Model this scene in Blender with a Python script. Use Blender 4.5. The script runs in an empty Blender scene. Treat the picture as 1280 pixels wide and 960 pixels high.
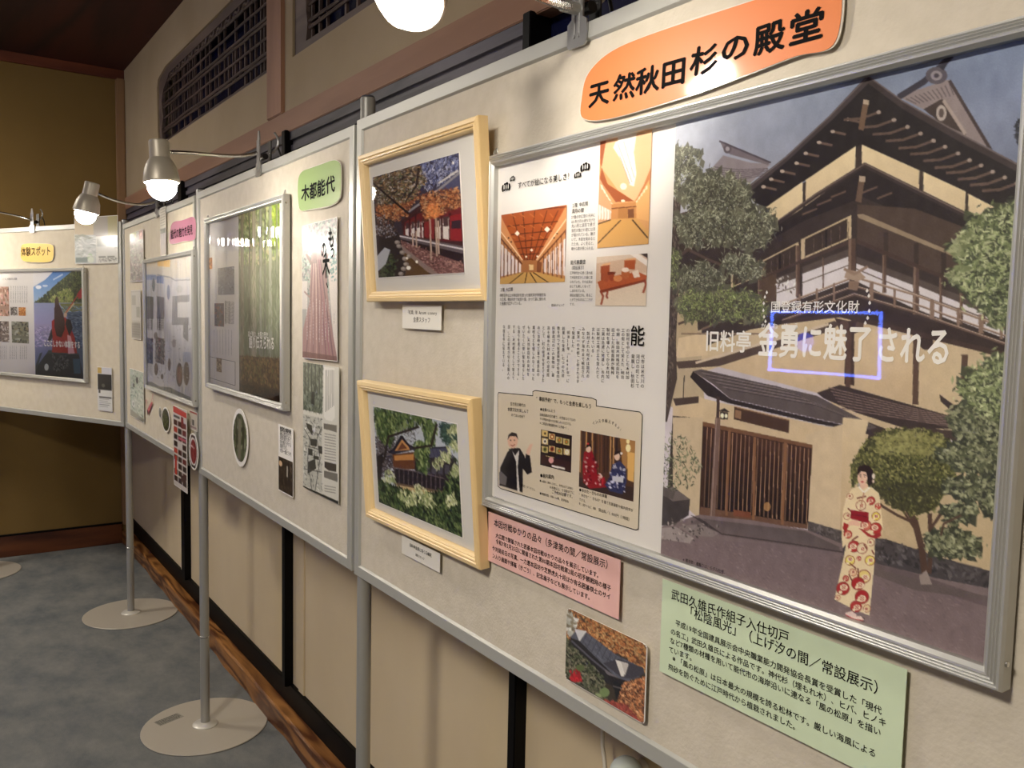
import bpy, bmesh, math, random
import numpy as np
from mathutils import Vector, Matrix

# ------------------------------------------------------------------ camera, light, exposure
scene = bpy.context.scene
COL = scene.collection
F_PX, PITCH, ROLL, YAW, CAM_Z = 1053.04, -0.0793604, 0.0211588, -0.6071623, 1.365
_cp, _sp = math.cos(PITCH), math.sin(PITCH)
_fwd = np.array([math.cos(YAW) * _cp, math.sin(YAW) * _cp, _sp])
_rt = np.array([math.sin(YAW), -math.cos(YAW), 0.0])
_up = np.cross(_rt, _fwd)
CR = math.cos(ROLL) * _rt + math.sin(ROLL) * _up
CU = -math.sin(ROLL) * _rt + math.cos(ROLL) * _up
CF = _fwd
CAM = np.array([0.0, 0.0, CAM_Z])
cam_data = bpy.data.cameras.new('camera')
cam = bpy.data.objects.new('camera', cam_data)
COL.objects.link(cam)
cam_data.sensor_fit = 'HORIZONTAL'
cam_data.sensor_width = 36.0
cam_data.lens = F_PX / 1280 * 36.0
cam_data.clip_start = 0.02
cam.matrix_world = Matrix(((CR[0], CU[0], -CF[0], CAM[0]), (CR[1], CU[1], -CF[1], CAM[1]),
                           (CR[2], CU[2], -CF[2], CAM[2]), (0, 0, 0, 1)))
scene.camera = cam

world = bpy.data.worlds.new('world')
scene.world = world
world.use_nodes = True
world.node_tree.nodes['Background'].inputs[0].default_value = (1.0, 0.85, 0.7, 1)
world.node_tree.nodes['Background'].inputs[1].default_value = 0.02

BULB_STRENGTH = 60.0
CEILING_STRENGTH = 34.0
scene.view_settings.view_transform = 'Standard'
scene.view_settings.look = 'None'
scene.view_settings.gamma = 1
scene.view_settings.exposure = 1.70
random.seed(7)
RNG = np.random.default_rng(11)

# ------------------------------------------------------------------ helpers: rays
def ray(px):
    a = (px[0] - 640) / F_PX; b = -(px[1] - 480) / F_PX
    return CR * a + CU * b + CF
def depth_point(px, t):
    return CAM + t * ray(px)

def lin(c):
    out = []
    for v in c[:3]:
        v = v / 255.0
        out.append(v / 12.92 if v <= 0.04045 else ((v + 0.055) / 1.055) ** 2.4)
    return (out[0], out[1], out[2], 1.0)

# ------------------------------------------------------------------ helpers: materials
MATS = {}
def mat(name, col=(128, 128, 128), rough=0.6, metal=0.0, coat=0.0, coat_rough=0.1, spec=0.5, emit=None, strength=0.0,
        noise=None, bump=None):
    """noise=(scale, colour2, detail, stretch xyz) ; bump=(scale, strength, distance)"""
    if name in MATS: return MATS[name]
    m = bpy.data.materials.new(name); m.use_nodes = True
    nt = m.node_tree; p = nt.nodes['Principled BSDF']
    p.inputs['Base Color'].default_value = lin(col)
    p.inputs['Roughness'].default_value = rough
    p.inputs['Metallic'].default_value = metal
    p.inputs['Coat Weight'].default_value = coat
    p.inputs['Coat Roughness'].default_value = coat_rough
    p.inputs['Specular IOR Level'].default_value = spec
    if emit:
        p.inputs['Emission Color'].default_value = lin(emit)
        p.inputs['Emission Strength'].default_value = strength
    if noise or bump:
        tc = nt.nodes.new('ShaderNodeTexCoord')
    if noise:
        sc, col2, det, st = noise
        mp = nt.nodes.new('ShaderNodeMapping'); mp.inputs['Scale'].default_value = st
        n = nt.nodes.new('ShaderNodeTexNoise'); n.inputs['Scale'].default_value = sc
        n.inputs['Detail'].default_value = det; n.inputs['Roughness'].default_value = .68 if det > 8 else .5
        r = nt.nodes.new('ShaderNodeValToRGB')
        r.color_ramp.elements[0].position = 0.35; r.color_ramp.elements[1].position = 0.65
        r.color_ramp.elements[0].color = lin(col); r.color_ramp.elements[1].color = lin(col2)
        nt.links.new(tc.outputs['Object'], mp.inputs[0]); nt.links.new(mp.outputs[0], n.inputs[0])
        nt.links.new(n.outputs[0], r.inputs[0]); nt.links.new(r.outputs[0], p.inputs['Base Color'])
    if bump:
        n2 = nt.nodes.new('ShaderNodeTexNoise'); n2.inputs['Scale'].default_value = bump[0]
        n2.inputs['Detail'].default_value = 3
        b = nt.nodes.new('ShaderNodeBump'); b.inputs['Strength'].default_value = bump[1]
        b.inputs['Distance'].default_value = bump[2]
        nt.links.new(tc.outputs['Object'], n2.inputs[0]); nt.links.new(n2.outputs[0], b.inputs['Height'])
        nt.links.new(b.outputs[0], p.inputs['Normal'])
    MATS[name] = m
    return m

def wood_mat(name, dark, light, axis='X', scale=6.0, rough=0.4, ring=9.0, distort=6.0):
    m = bpy.data.materials.new(name); m.use_nodes = True
    nt = m.node_tree; p = nt.nodes['Principled BSDF']; p.inputs['Roughness'].default_value = rough
    tc = nt.nodes.new('ShaderNodeTexCoord'); mp = nt.nodes.new('ShaderNodeMapping')
    s = {'X': (0.12, 1, 1), 'Y': (1, 0.12, 1), 'Z': (1, 1, 0.12)}[axis]
    mp.inputs['Scale'].default_value = s
    n = nt.nodes.new('ShaderNodeTexNoise'); n.inputs['Scale'].default_value = scale; n.inputs['Detail'].default_value = 2
    n.inputs['Distortion'].default_value = 0.6
    mul = nt.nodes.new('ShaderNodeMath'); mul.operation = 'MULTIPLY'; mul.inputs[1].default_value = ring
    fr = nt.nodes.new('ShaderNodeMath'); fr.operation = 'PINGPONG'; fr.inputs[1].default_value = 1.0
    n3 = nt.nodes.new('ShaderNodeTexNoise'); n3.inputs['Scale'].default_value = scale * 18; n3.inputs['Detail'].default_value = 3
    add = nt.nodes.new('ShaderNodeMath'); add.operation = 'ADD'
    m3 = nt.nodes.new('ShaderNodeMath'); m3.operation = 'MULTIPLY'; m3.inputs[1].default_value = 0.5
    r = nt.nodes.new('ShaderNodeValToRGB')
    r.color_ramp.elements[0].color = lin(dark); r.color_ramp.elements[1].color = lin(light)
    r.color_ramp.elements[0].position = 0.1; r.color_ramp.elements[1].position = 0.9
    L = nt.links.new
    L(tc.outputs['Object'], mp.inputs[0]); L(mp.outputs[0], n.inputs[0]); L(mp.outputs[0], n3.inputs[0])
    L(n.outputs[0], mul.inputs[0]); L(mul.outputs[0], fr.inputs[0]); L(n3.outputs[0], m3.inputs[0])
    L(fr.outputs[0], add.inputs[0]); L(m3.outputs[0], add.inputs[1])
    sub = nt.nodes.new('ShaderNodeMath'); sub.operation = 'SUBTRACT'; sub.inputs[1].default_value = 0.25
    L(add.outputs[0], sub.inputs[0]); L(sub.outputs[0], r.inputs[0]); L(r.outputs[0], p.inputs['Base Color'])
    MATS[name] = m
    return m

def print_mat(name, rough=0.45, coat=0.0, coat_rough=0.08):
    if name in MATS: return MATS[name]
    m = bpy.data.materials.new(name); m.use_nodes = True
    nt = m.node_tree; p = nt.nodes['Principled BSDF']; p.inputs['Roughness'].default_value = rough
    p.inputs['Coat Weight'].default_value = coat; p.inputs['Coat Roughness'].default_value = coat_rough
    a = nt.nodes.new('ShaderNodeVertexColor'); a.layer_name = 'ink'
    nt.links.new(a.outputs[0], p.inputs['Base Color'])
    MATS[name] = m
    return m

def cover_mat(name, rough=0.03, wavy=0.0, wave_scale=(9, 1, 0.8), ior=1.4):
    """clear plastic cover: lets the print through and mirrors the room by Fresnel"""
    m = bpy.data.materials.new(name); m.use_nodes = True
    nt = m.node_tree; nt.nodes.remove(nt.nodes['Principled BSDF'])
    out = nt.nodes['Material Output']
    tr = nt.nodes.new('ShaderNodeBsdfTransparent'); gl = nt.nodes.new('ShaderNodeBsdfGlossy')
    gl.inputs['Roughness'].default_value = rough
    fr = nt.nodes.new('ShaderNodeFresnel'); fr.inputs['IOR'].default_value = ior
    mx = nt.nodes.new('ShaderNodeMixShader'); L = nt.links.new
    L(fr.outputs[0], mx.inputs[0]); L(tr.outputs[0], mx.inputs[1]); L(gl.outputs[0], mx.inputs[2]); L(mx.outputs[0], out.inputs[0])
    if wavy:
        tc = nt.nodes.new('ShaderNodeTexCoord'); mp = nt.nodes.new('ShaderNodeMapping'); mp.inputs['Scale'].default_value = wave_scale
        n = nt.nodes.new('ShaderNodeTexNoise'); n.inputs['Scale'].default_value = 1.0; n.inputs['Detail'].default_value = 2
        b = nt.nodes.new('ShaderNodeBump'); b.inputs['Strength'].default_value = 1.0; b.inputs['Distance'].default_value = wavy
        L(tc.outputs['Object'], mp.inputs[0]); L(mp.outputs[0], n.inputs[0]); L(n.outputs[0], b.inputs['Height'])
        L(b.outputs[0], gl.inputs['Normal'])
    MATS[name] = m
    return m

# ------------------------------------------------------------------ helpers: meshes and objects
def mesh_obj(name, verts, faces, material, parent=None, smooth=False):
    me = bpy.data.meshes.new(name); me.from_pydata([tuple(v) for v in verts], [], [tuple(f) for f in faces]); me.update()
    if material: me.materials.append(material)
    if smooth:
        for p in me.polygons: p.use_smooth = True
    o = bpy.data.objects.new(name, me); COL.objects.link(o)
    if parent: o.parent = parent
    return o

class MB:
    def __init__(s): s.v = []; s.f = []
    def add(s, vs, fs):
        k = len(s.v); s.v += [tuple(float(c) for c in v) for v in vs]; s.f += [tuple(i + k for i in f) for f in fs]
    def box(s, x0, x1, y0, y1, z0, z1, bev=0.0):
        if bev <= 0:
            s.add([(x0, y0, z0), (x1, y0, z0), (x1, y1, z0), (x0, y1, z0), (x0, y0, z1), (x1, y0, z1), (x1, y1, z1), (x0, y1, z1)],
                  [(0, 3, 2, 1), (4, 5, 6, 7), (0, 1, 5, 4), (1, 2, 6, 5), (2, 3, 7, 6), (3, 0, 4, 7)])
        else:
            bm = bmesh.new(); bmesh.ops.create_cube(bm, size=1)
            for v in bm.verts:
                v.co = Vector((x0 + (v.co.x + .5) * (x1 - x0), y0 + (v.co.y + .5) * (y1 - y0), z0 + (v.co.z + .5) * (z1 - z0)))
            bmesh.ops.bevel(bm, geom=bm.edges[:], offset=bev, segments=2, affect='EDGES')
            bm.verts.index_update()
            s.add([v.co[:] for v in bm.verts], [[v.index for v in f.verts] for f in bm.faces]); bm.free()
    def lathe(s, prof, n=24, M=None):
        """prof: list of (r, z)"""
        vs = []; fs = []
        for r, z in prof:
            for i in range(n):
                a = 2 * math.pi * i / n; vs.append(Vector((r * math.cos(a), r * math.sin(a), z)))
        for j in range(len(prof) - 1):
            for i in range(n):
                k = (i + 1) % n; fs.append((j * n + i, j * n + k, (j + 1) * n + k, (j + 1) * n + i))
        if prof[0][0] > 1e-6: fs.append(tuple(range(n))[::-1])
        if prof[-1][0] > 1e-6: fs.append(tuple((len(prof) - 1) * n + i for i in range(n)))
        if M: vs = [M @ v for v in vs]
        s.add(vs, fs)
    def tube(s, pts, r, n=10, rf=None):
        pts = [Vector(p) for p in pts]; vs = []; fs = []
        prev = None
        for i, p in enumerate(pts):
            d = (pts[min(i + 1, len(pts) - 1)] - pts[max(i - 1, 0)]).normalized()
            if prev is None:
                a = d.orthogonal().normalized()
            else:
                a = (prev - d * prev.dot(d)).normalized()
            prev = a; b = d.cross(a); rr = rf(i) if rf else r
            for k in range(n):
                t = 2 * math.pi * k / n; vs.append(p + (a * math.cos(t) + b * math.sin(t)) * rr)
        for j in range(len(pts) - 1):
            for i in range(n):
                k = (i + 1) % n; fs.append((j * n + i, j * n + k, (j + 1) * n + k, (j + 1) * n + i))
        fs.append(tuple(range(n))[::-1]); fs.append(tuple((len(pts) - 1) * n + i for i in range(n)))
        s.add(vs, fs)
    def prism(s, poly, y0, y1):
        """poly: (x,z) list ccw seen from -y; extruded y0 (front, smaller) .. y1"""
        n = len(poly)
        s.add([(x, y0, z) for x, z in poly] + [(x, y1, z) for x, z in poly],
              [tuple(range(n)), tuple(range(n, 2 * n))[::-1]] + [(i, n + i, n + (i + 1) % n, (i + 1) % n) for i in range(n)])
    def build(s, name, material, parent=None, smooth=False):
        return mesh_obj(name, s.v, s.f, material, parent, smooth)

def auto_smooth(o, ang=0.7):
    me = o.data
    for p in me.polygons: p.use_smooth = True
    me.set_sharp_from_angle(angle=ang) if hasattr(me, 'set_sharp_from_angle') else None

def bezier(p0, p1, p2, p3, n=16):
    p0, p1, p2, p3 = map(Vector, (p0, p1, p2, p3)); out = []
    for i in range(n + 1):
        t = i / n; out.append(p0 * (1 - t) ** 3 + p1 * 3 * t * (1 - t) ** 2 + p2 * 3 * t * t * (1 - t) + p3 * t ** 3)
    return out

def tag(o, label=None, cat=None, group=None, kind=None):
    if label: o['label'] = label
    if cat: o['category'] = cat
    if group: o['group'] = group
    if kind: o['kind'] = kind
    return o
def empty(name, M=None, label=None, cat=None, group=None):
    o = bpy.data.objects.new(name, None); COL.objects.link(o); o.empty_display_size = 0.05
    if M is not None: o.matrix_world = M
    return tag(o, label, cat, group)

class Plane:
    """local frame: X runs along the surface (to the right when facing it), Z up, -Y out of the surface"""
    def __init__(s, origin, xdir, zdir=(0, 0, 1)):
        s.o = np.array(origin, float); x = np.array(xdir, float); s.x = x / np.linalg.norm(x)
        z = np.array(zdir, float); z = z - s.x * (z @ s.x); s.z = z / np.linalg.norm(z); s.y = np.cross(s.z, s.x)
    def m(s, px, off=0.0):
        d = ray(px); o = s.o - s.y * off; t = ((o - CAM) @ s.y) / (d @ s.y); P = CAM + t * d - s.o
        return (float(P @ s.x), float(P @ s.z))
    def world(s, x, z, out=0.0): return s.o + s.x * x + s.z * z - s.y * out
    def matrix(s):
        return Matrix(((s.x[0], s.y[0], s.z[0], s.o[0]), (s.x[1], s.y[1], s.z[1], s.o[1]), (s.x[2], s.y[2], s.z[2], s.o[2]), (0, 0, 0, 1)))
    def sub(s, x, z, out, rot=0.0, lean=0.0):
        """a sheet whose lower left corner is at x,z on this plane, turned by rot, top leaning out by lean"""
        nx = s.x * math.cos(rot) + s.z * math.sin(rot); nz = -s.x * math.sin(rot) + s.z * math.cos(rot)
        nz = nz * math.cos(lean) - s.y * math.sin(lean)
        return Plane(s.world(x, z, out), nx, nz)

def fit_sheet(pl, quad, out, lean=0.0, keep_rot=True):
    """quad px TL,TR,BR,BL -> Plane of sheet with lower-left origin, w, h"""
    if lean:
        b = [np.array(pl.m(q, out)) for q in (quad[3], quad[2])]
        rot = math.atan2(*(b[1] - b[0])[::-1]) if keep_rot else 0.0
        P = pl.sub(b[0][0], b[0][1], out, rot, lean)
        c = [np.array(P.m(q)) for q in quad]
        w = (c[1][0] + c[2][0] - c[0][0] - c[3][0]) / 2; h = (c[0][1] + c[1][1]) / 2
        return P, w, h
    c = [np.array(pl.m(q, out)) for q in quad]
    ctr = sum(c) / 4
    e = (c[1] - c[0] + c[2] - c[3]) / 2; e2 = (c[0] - c[3] + c[1] - c[2]) / 2
    r1 = math.atan2(e[1], e[0]); r2 = math.atan2(-e2[0], e2[1]); rot = (r1 + r2) / 2 if keep_rot else 0.0
    w = float(np.hypot(*e)); h = float(np.hypot(*e2))
    ux = np.array([math.cos(rot), math.sin(rot)]); uz = np.array([-math.sin(rot), math.cos(rot)])
    ll = ctr - ux * w / 2 - uz * h / 2
    return pl.sub(ll[0], ll[1], out, rot), w, h

def sheet_root(P, name, label, cat, group=None):
    return empty(name, P.matrix(), label, cat, group)

def slab(P_root, name, w, h, t, material, bev=0.0, x=0.0, z=0.0, front=0.0):
    """thin sheet whose front is at y=front, back at y=front+t"""
    b = MB(); b.box(x, x + w, front, front + t, z, z + h, bev); return b.build(name, material, P_root)

def rounded(w, h, r, n=5, x=0, z=0):
    pts = []
    for cx, cz, a0 in ((x + w - r, z + r, -90), (x + w - r, z + h - r, 0), (x + r, z + h - r, 90), (x + r, z + r, 180)):
        for i in range(n + 1):
            a = math.radians(a0 + 90 * i / n); pts.append((cx + r * math.cos(a), cz + r * math.sin(a)))
    return pts

def mitred(root, w, h, prof, material, name='frame_rail', smooth=False, ends=None):
    """four mitred rails round a w x h rectangle; prof = closed list of (inset, out)"""
    sides = [((0, 0), (1, 0), w, (0, 1)), ((w, 0), (0, 1), h, (-1, 0)), ((w, h), (-1, 0), w, (0, -1)), ((0, h), (0, -1), h, (1, 0))]
    outl = []
    for (ox, oz), (dx, dz), L, (ix, iz) in sides:
        b = MB(); vs = []
        for end in (0, 1):
            for ins, out in prof:
                s_ = ins if end == 0 else L - ins
                vs.append((ox + dx * s_ + ix * ins, -out, oz + dz * s_ + iz * ins))
        n = len(prof); fs = [(i, (i + 1) % n, n + (i + 1) % n, n + i) for i in range(n)] + [tuple(range(n))[::-1], tuple(range(n, 2 * n))]
        b.add(vs, fs); outl.append(b.build(name, material, root))
    return outl

# ------------------------------------------------------------------ helpers: lettering
TEXT_CACHE = {}
def glyph(ch):
    if ch in TEXT_CACHE: return TEXT_CACHE[ch]
    raise KeyError(ch)
def load_glyphs(chars, bold=0.0):
    bold = 0.0
    """one text curve per batch, each glyph cut out of it by its own character cell"""
    for ch in chars:
        if (ch, bold) in TEXT_CACHE: continue
        c = bpy.data.curves.new('letter', 'FONT'); c.body = ch; c.size = 1; c.resolution_u = 2; c.offset = bold
        o = bpy.data.objects.new('letter', c); COL.objects.link(o)
        TEXT_CACHE[(ch, bold)] = o
def finish_glyphs():
    dg = bpy.context.evaluated_depsgraph_get()
    for k, o in list(TEXT_CACHE.items()):
        if isinstance(o, tuple): continue
        me = bpy.data.meshes.new_from_object(o.evaluated_get(dg))
        v = np.zeros(len(me.vertices) * 3); me.vertices.foreach_get('co', v); v = v.reshape(-1, 3)[:, :2]
        TEXT_CACHE[k] = (v, [tuple(p.vertices) for p in me.polygons])
        bpy.data.meshes.remove(me); c = o.data; bpy.data.objects.remove(o); bpy.data.curves.remove(c)

PENDING = []
def adv(ch): return 0.56 if ord(ch) < 256 else 1.0
class Lettering:
    """collects characters for ONE mesh"""
    def __init__(s, root, name, material, out=0.0004): s.root = root; s.name = name; s.mat = material; s.out = out; s.items = []; PENDING.append(s)
    def line(s, P, txt, pa, pb, height=None, bold=0.0, gap=0.0):
        """baseline from px pa to px pb on plane P"""
        a = np.array(P.m(pa)); b = np.array(P.m(pb)); s.local(txt, a, b, height, bold)
    def local(s, txt, a, b, height=None, bold=0.0):
        a = np.array(a, float); b = np.array(b, float)
        L = float(np.hypot(*(b - a))); tot = sum(adv(c) for c in txt); sx = L / max(tot, .5); sz = height or sx
        ux = (b - a) / L; uz = np.array([-ux[1], ux[0]]); x = 0.0
        for ch in txt:
            if ch not in ' 　': s.items.append((ch, bold, a + ux * x * sx, ux * sx, uz * sz))
            x += adv(ch)
        for ch in set(txt): load_glyphs(ch.replace(' ', '').replace('　', ''), bold)
    def vertical(s, P, txt, pa, pb, width=None, bold=0.0):
        """column of characters, top px pa to bottom px pb (centre line)"""
        a = np.array(P.m(pa)); b = np.array(P.m(pb)); n = len(txt); L = float(np.hypot(*(b - a)))
        st = L / n; w = width or st * .95; d = (b - a) / L; ux = np.array([-d[1], d[0]]) * w; uz = -d * st * .95
        for i, ch in enumerate(txt):
            if ch in ' 　': continue
            o = a + d * st * (i + .88) - ux * .5
            if ch in 'ー（）「」〜':
                # turned sideways
                o2 = a + d * st * (i + 0.05) - ux * .12
                s.items.append((ch, bold, o2, d * st * .95, ux))
            else: s.items.append((ch, bold, o, ux, uz))
        for ch in set(txt): load_glyphs(ch.replace(' ', '').replace('　', ''), bold)
    def finish(s):
        V = []; F = []; k = 0
        for ch, bold, o, ux, uz in s.items:
            v, fs = TEXT_CACHE[(ch, 0.0)]
            if len(v) == 0: continue
            sh = [(0, 0)] if bold < .006 else [(-bold, 0), (bold, 0), (0, bold), (0, -bold)]
            for j, (bx_, bz_) in enumerate(sh):
                q = o[None, :] + (v[:, :1] + bx_) * ux[None, :] + (v[:, 1:] + bz_) * uz[None, :]
                V.append(np.concatenate([q, np.full((len(v), 1), -s.out - j * 2e-5)], 1)); F += [tuple(i + k for i in f) for f in fs]; k += len(v)
        if not V: return
        V = np.concatenate(V); vs = [(float(x), float(y), float(z)) for x, z, y in V]
        mesh_obj(s.name, vs, F, s.mat, s.root)

# ------------------------------------------------------------------ helpers: painted prints (colour per grid vertex)
class Canvas:
    """a picture printed on plane P between local x0..x1, z0..z1; polygons are given as points seen on that plane"""
    def __init__(s, P, x0, x1, z0, z1, nx, nz, base=(255, 255, 255), ss=2):
        s.P = P; s.b = (x0, x1, z0, z1); s.nx = nx; s.nz = nz; s.ss = ss; s.W = nx * ss; s.H = nz * ss
        s.img = np.zeros((s.H, s.W, 3), np.float32) + np.array(base, np.float32)
        s.k = s.W / (x1 - x0); s.kz = s.H / (z1 - z0)
        s.tf = lambda q: q
    @classmethod
    def quad(cls, P, quad, nx, nz, base=(255, 255, 255), ss=2):
        c = [P.m(q) for q in quad]
        return cls(P, (c[0][0] + c[3][0]) / 2, (c[1][0] + c[2][0]) / 2, (c[3][1] + c[2][1]) / 2, (c[0][1] + c[1][1]) / 2, nx, nz, base, ss)
    def c(s, q):
        q = s.tf(q); x, z = s.P.m(q); return ((x - s.b[0]) * s.k, (s.b[3] - z) * s.kz)
    def rel(s, pts): return [(x * s.W, y * s.H) for x, y in pts]
    def raw(s, pts, col, a=1.0):
        pts = np.array(pts, float)
        x0 = max(int(pts[:, 0].min()), 0); x1 = min(int(pts[:, 0].max()) + 2, s.W); y0 = max(int(pts[:, 1].min()), 0); y1 = min(int(pts[:, 1].max()) + 2, s.H)
        if x1 <= x0 or y1 <= y0: return None
        X = np.arange(x0, x1)[None, :] + .5; Y = np.arange(y0, y1)[:, None] + .5
        m = np.zeros((y1 - y0, x1 - x0), bool); n = len(pts)
        for i in range(n):
            xa, ya = pts[i]; xb, yb = pts[(i + 1) % n]
            if ya == yb: continue
            row = (ya > Y) != (yb > Y)
            m ^= row & (X < (xb - xa) * (Y - ya) / (yb - ya) + xa)
        if col is not None:
            sub = s.img[y0:y1, x0:x1]
            if callable(col): cc = col(X / s.W + 0 * Y, Y / s.H + 0 * X)
            else: cc = np.array(col, np.float32)
            s.img[y0:y1, x0:x1] = np.where(m[..., None], sub * (1 - a) + cc * a, sub)
        return m, x0, y0, x1, y1
    def poly(s, pts, col, a=1.0): return s.raw([s.c(p) for p in pts], col, a)
    def rline(s, pts, w, col, a=1.0):
        for i in range(len(pts) - 1):
            p = np.array(pts[i], float); q = np.array(pts[i + 1], float); d = q - p; L = np.hypot(*d)
            if L < 1e-6: continue
            n = np.array([-d[1], d[0]]) / L * w * s.ss / 2; e = d / L * w * s.ss * .15
            s.raw([p - e + n, q + e + n, q + e - n, p - e - n], col, a)
    def line(s, pts, w, col, a=1.0): s.rline([s.c(p) for p in pts], w, col, a)
    def ell(s, cx, cy, rx, ry, col, a=1.0, n=20):
        s.poly([(cx + rx * math.cos(t * 2 * math.pi / n), cy + ry * math.sin(t * 2 * math.pi / n)) for t in range(n)], col, a)
    def rell(s, cx, cy, rx, ry, col, a=1.0, n=18):
        s.raw([(cx + rx * math.cos(t * 2 * math.pi / n), cy + ry * math.sin(t * 2 * math.pi / n)) for t in range(n)], col, a)
    def scatter(s, pts, n, size, cols, elong=2.5, ang=None, a=0.9, raw=False, spread=0.0):
        """leaf-shaped dabs inside a polygon"""
        P_ = np.array(pts if raw else [s.c(p) for p in pts], float)
        r = s.raw(P_, None)
        if r is None: return
        m, x0, y0, x1, y1 = r; ys, xs = np.nonzero(m)
        if len(ys) == 0: return
        idx = RNG.integers(0, len(ys), n)
        for i in idx:
            x = xs[i] + x0 + RNG.normal() * spread * s.ss; y = ys[i] + y0 + RNG.normal() * spread * s.ss; t = (RNG.random() * math.pi) if ang is None else ang + RNG.normal() * .35
            L = size * s.ss * (0.6 + RNG.random() * .8); w = L / elong
            dx, dy = math.cos(t), math.sin(t); c = np.array(cols[RNG.integers(0, len(cols))], float) * (0.85 + .3 * RNG.random())
            s.raw([(x - dx * L / 2, y - dy * L / 2), (x - dy * w / 2, y + dx * w / 2), (x + dx * L / 2, y + dy * L / 2), (x + dy * w / 2, y - dx * w / 2)], np.clip(c, 0, 255), a)
    def grad(s, pts, c0, c1, vertical=True, a=1.0):
        C0 = np.array(c0, float); C1 = np.array(c1, float)
        P_ = np.array([s.c(p) for p in pts]); lo = P_.min(0); hi = P_.max(0)
        def f(X, Y):
            t = (Y * s.H - lo[1]) / (hi[1] - lo[1]) if vertical else (X * s.W - lo[0]) / (hi[0] - lo[0])
            t = np.clip(t, 0, 1)[..., None]; return C0 * (1 - t) + C1 * t
        s.raw(P_, f, a)
    def noise(s, amp, cells, colour=None, seed=0, stretch=(1, 1)):
        r = np.random.default_rng(seed); g = r.random((cells * stretch[1] + 2, cells * stretch[0] + 2))
        gy = np.linspace(0, g.shape[0] - 1.001, s.H); gx = np.linspace(0, g.shape[1] - 1.001, s.W)
        iy = gy.astype(int); ix = gx.astype(int); fy = (gy - iy)[:, None]; fx = (gx - ix)[None, :]
        fy = fy * fy * (3 - 2 * fy); fx = fx * fx * (3 - 2 * fx)
        a = g[np.ix_(iy, ix)]; b = g[np.ix_(iy, ix + 1)]; c_ = g[np.ix_(iy + 1, ix)]; d = g[np.ix_(iy + 1, ix + 1)]
        n = (a * (1 - fx) + b * fx) * (1 - fy) + (c_ * (1 - fx) + d * fx) * fy - .5
        s.img += (n * 2 * amp)[..., None] * (np.array(colour) / 255. if colour is not None else 1.0)
    def grain(s, amp): s.img += RNG.normal(size=s.img.shape[:2])[..., None].astype(np.float32) * amp
    def build(s, name, root, material, out=0.0002, mask=None):
        im = np.clip(s.img, 0, 255).reshape(s.nz, s.ss, s.nx, s.ss, 3).mean((1, 3)) / 255.
        im = np.where(im <= .04045, im / 12.92, ((im + .055) / 1.055) ** 2.4)
        x0, x1, z0, z1 = s.b; nx, nz = s.nx, s.nz
        gx = np.linspace(x0, x1, nx); gz = np.linspace(z1, z0, nz)
        co = np.zeros((nz, nx, 3), np.float32); co[..., 0] = gx[None, :]; co[..., 2] = gz[:, None]; co[..., 1] = -out
        i = np.arange((nz - 1) * nx).reshape(nz - 1, nx)[:, :-1]
        q = np.stack([i, i + nx, i + nx + 1, i + 1], -1).reshape(-1, 4).astype(np.int32)
        if mask is not None:
            U = (np.arange(nx) / (nx - 1))[None, :] + np.zeros((nz, 1)); Vv = (np.arange(nz) / (nz - 1))[:, None] + np.zeros((1, nx))
            ok = mask(U, Vv).reshape(-1); q = q[ok[q].all(1)]
        me = bpy.data.meshes.new(name); me.vertices.add(nx * nz); me.vertices.foreach_set('co', co.reshape(-1))
        me.loops.add(q.size); me.loops.foreach_set('vertex_index', q.reshape(-1)); me.polygons.add(len(q))
        me.polygons.foreach_set('loop_start', np.arange(0, q.size, 4, dtype=np.int32)); me.update(calc_edges=True); me.validate()
        at = me.color_attributes.new('ink', 'FLOAT_COLOR', 'POINT'); rgba = np.ones((nx * nz, 4), np.float32); rgba[:, :3] = im.reshape(-1, 3)
        at.data.foreach_set('color', rgba.reshape(-1)); me.materials.append(material)
        o = bpy.data.objects.new(name, me); COL.objects.link(o); o.parent = root
        return o

# ------------------------------------------------------------------ materials of the room
XB, YW, ZC = 5.28, -0.95, 2.70           # back wall, long wall, ceiling
m_plaster = mat('sand plaster', (164, 147, 120), 0.95, noise=(3, (156, 139, 112), 4, (1, 1, 1)), bump=(260, 0.35, 0.002))
m_plaster2 = mat('ochre plaster', (112, 88, 42), 0.95, noise=(2, (120, 96, 50), 4, (1, 1, 1)), bump=(260, 0.35, 0.002))
m_fusuma = mat('cream paper panel', (214, 196, 162), 0.85, noise=(2.2, (204, 185, 150), 4, (1, 1, 0.6)), bump=(300, 0.15, 0.001))
m_lacquer = mat('black lacquer', (5, 4, 5), 0.5, spec=.15)
m_carpet = mat('blue grey carpet', (100, 104, 106), 0.97, noise=(4.5, (132, 132, 128), 14, (1, 1.5, 1)), bump=(420, 0.6, 0.004), spec=0.1)
m_ceil = wood_mat('dark red ceiling wood', (44, 12, 5), (70, 24, 10), 'X', 2.0, 0.75, 10)
m_beam = wood_mat('pinkish brown beam wood', (134, 98, 76), (154, 116, 92), 'X', 5, 0.6, 4)
m_post = wood_mat('pinkish brown post wood', (134, 96, 74), (156, 116, 92), 'Z', 5, 0.6, 5)
m_darktrack = wood_mat('weathered grey track wood', (46, 44, 52), (84, 80, 90), 'X', 8, 0.5, 5)
m_sill = wood_mat('figured cedar sill', (84, 44, 18), (164, 112, 60), 'X', 11, 0.38, 11)
m_redbase = wood_mat('dark red baseboard wood', (58, 24, 10), (100, 54, 26), 'Y', 8, 0.4, 6)
m_lattice = wood_mat('dark carved wood', (58, 44, 42), (92, 72, 66), 'X', 14, 0.6, 4)
m_navy = mat('dark navy backing', (16, 20, 52), 0.25)  # plain dark navy for the sheet behind panels and transoms

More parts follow.
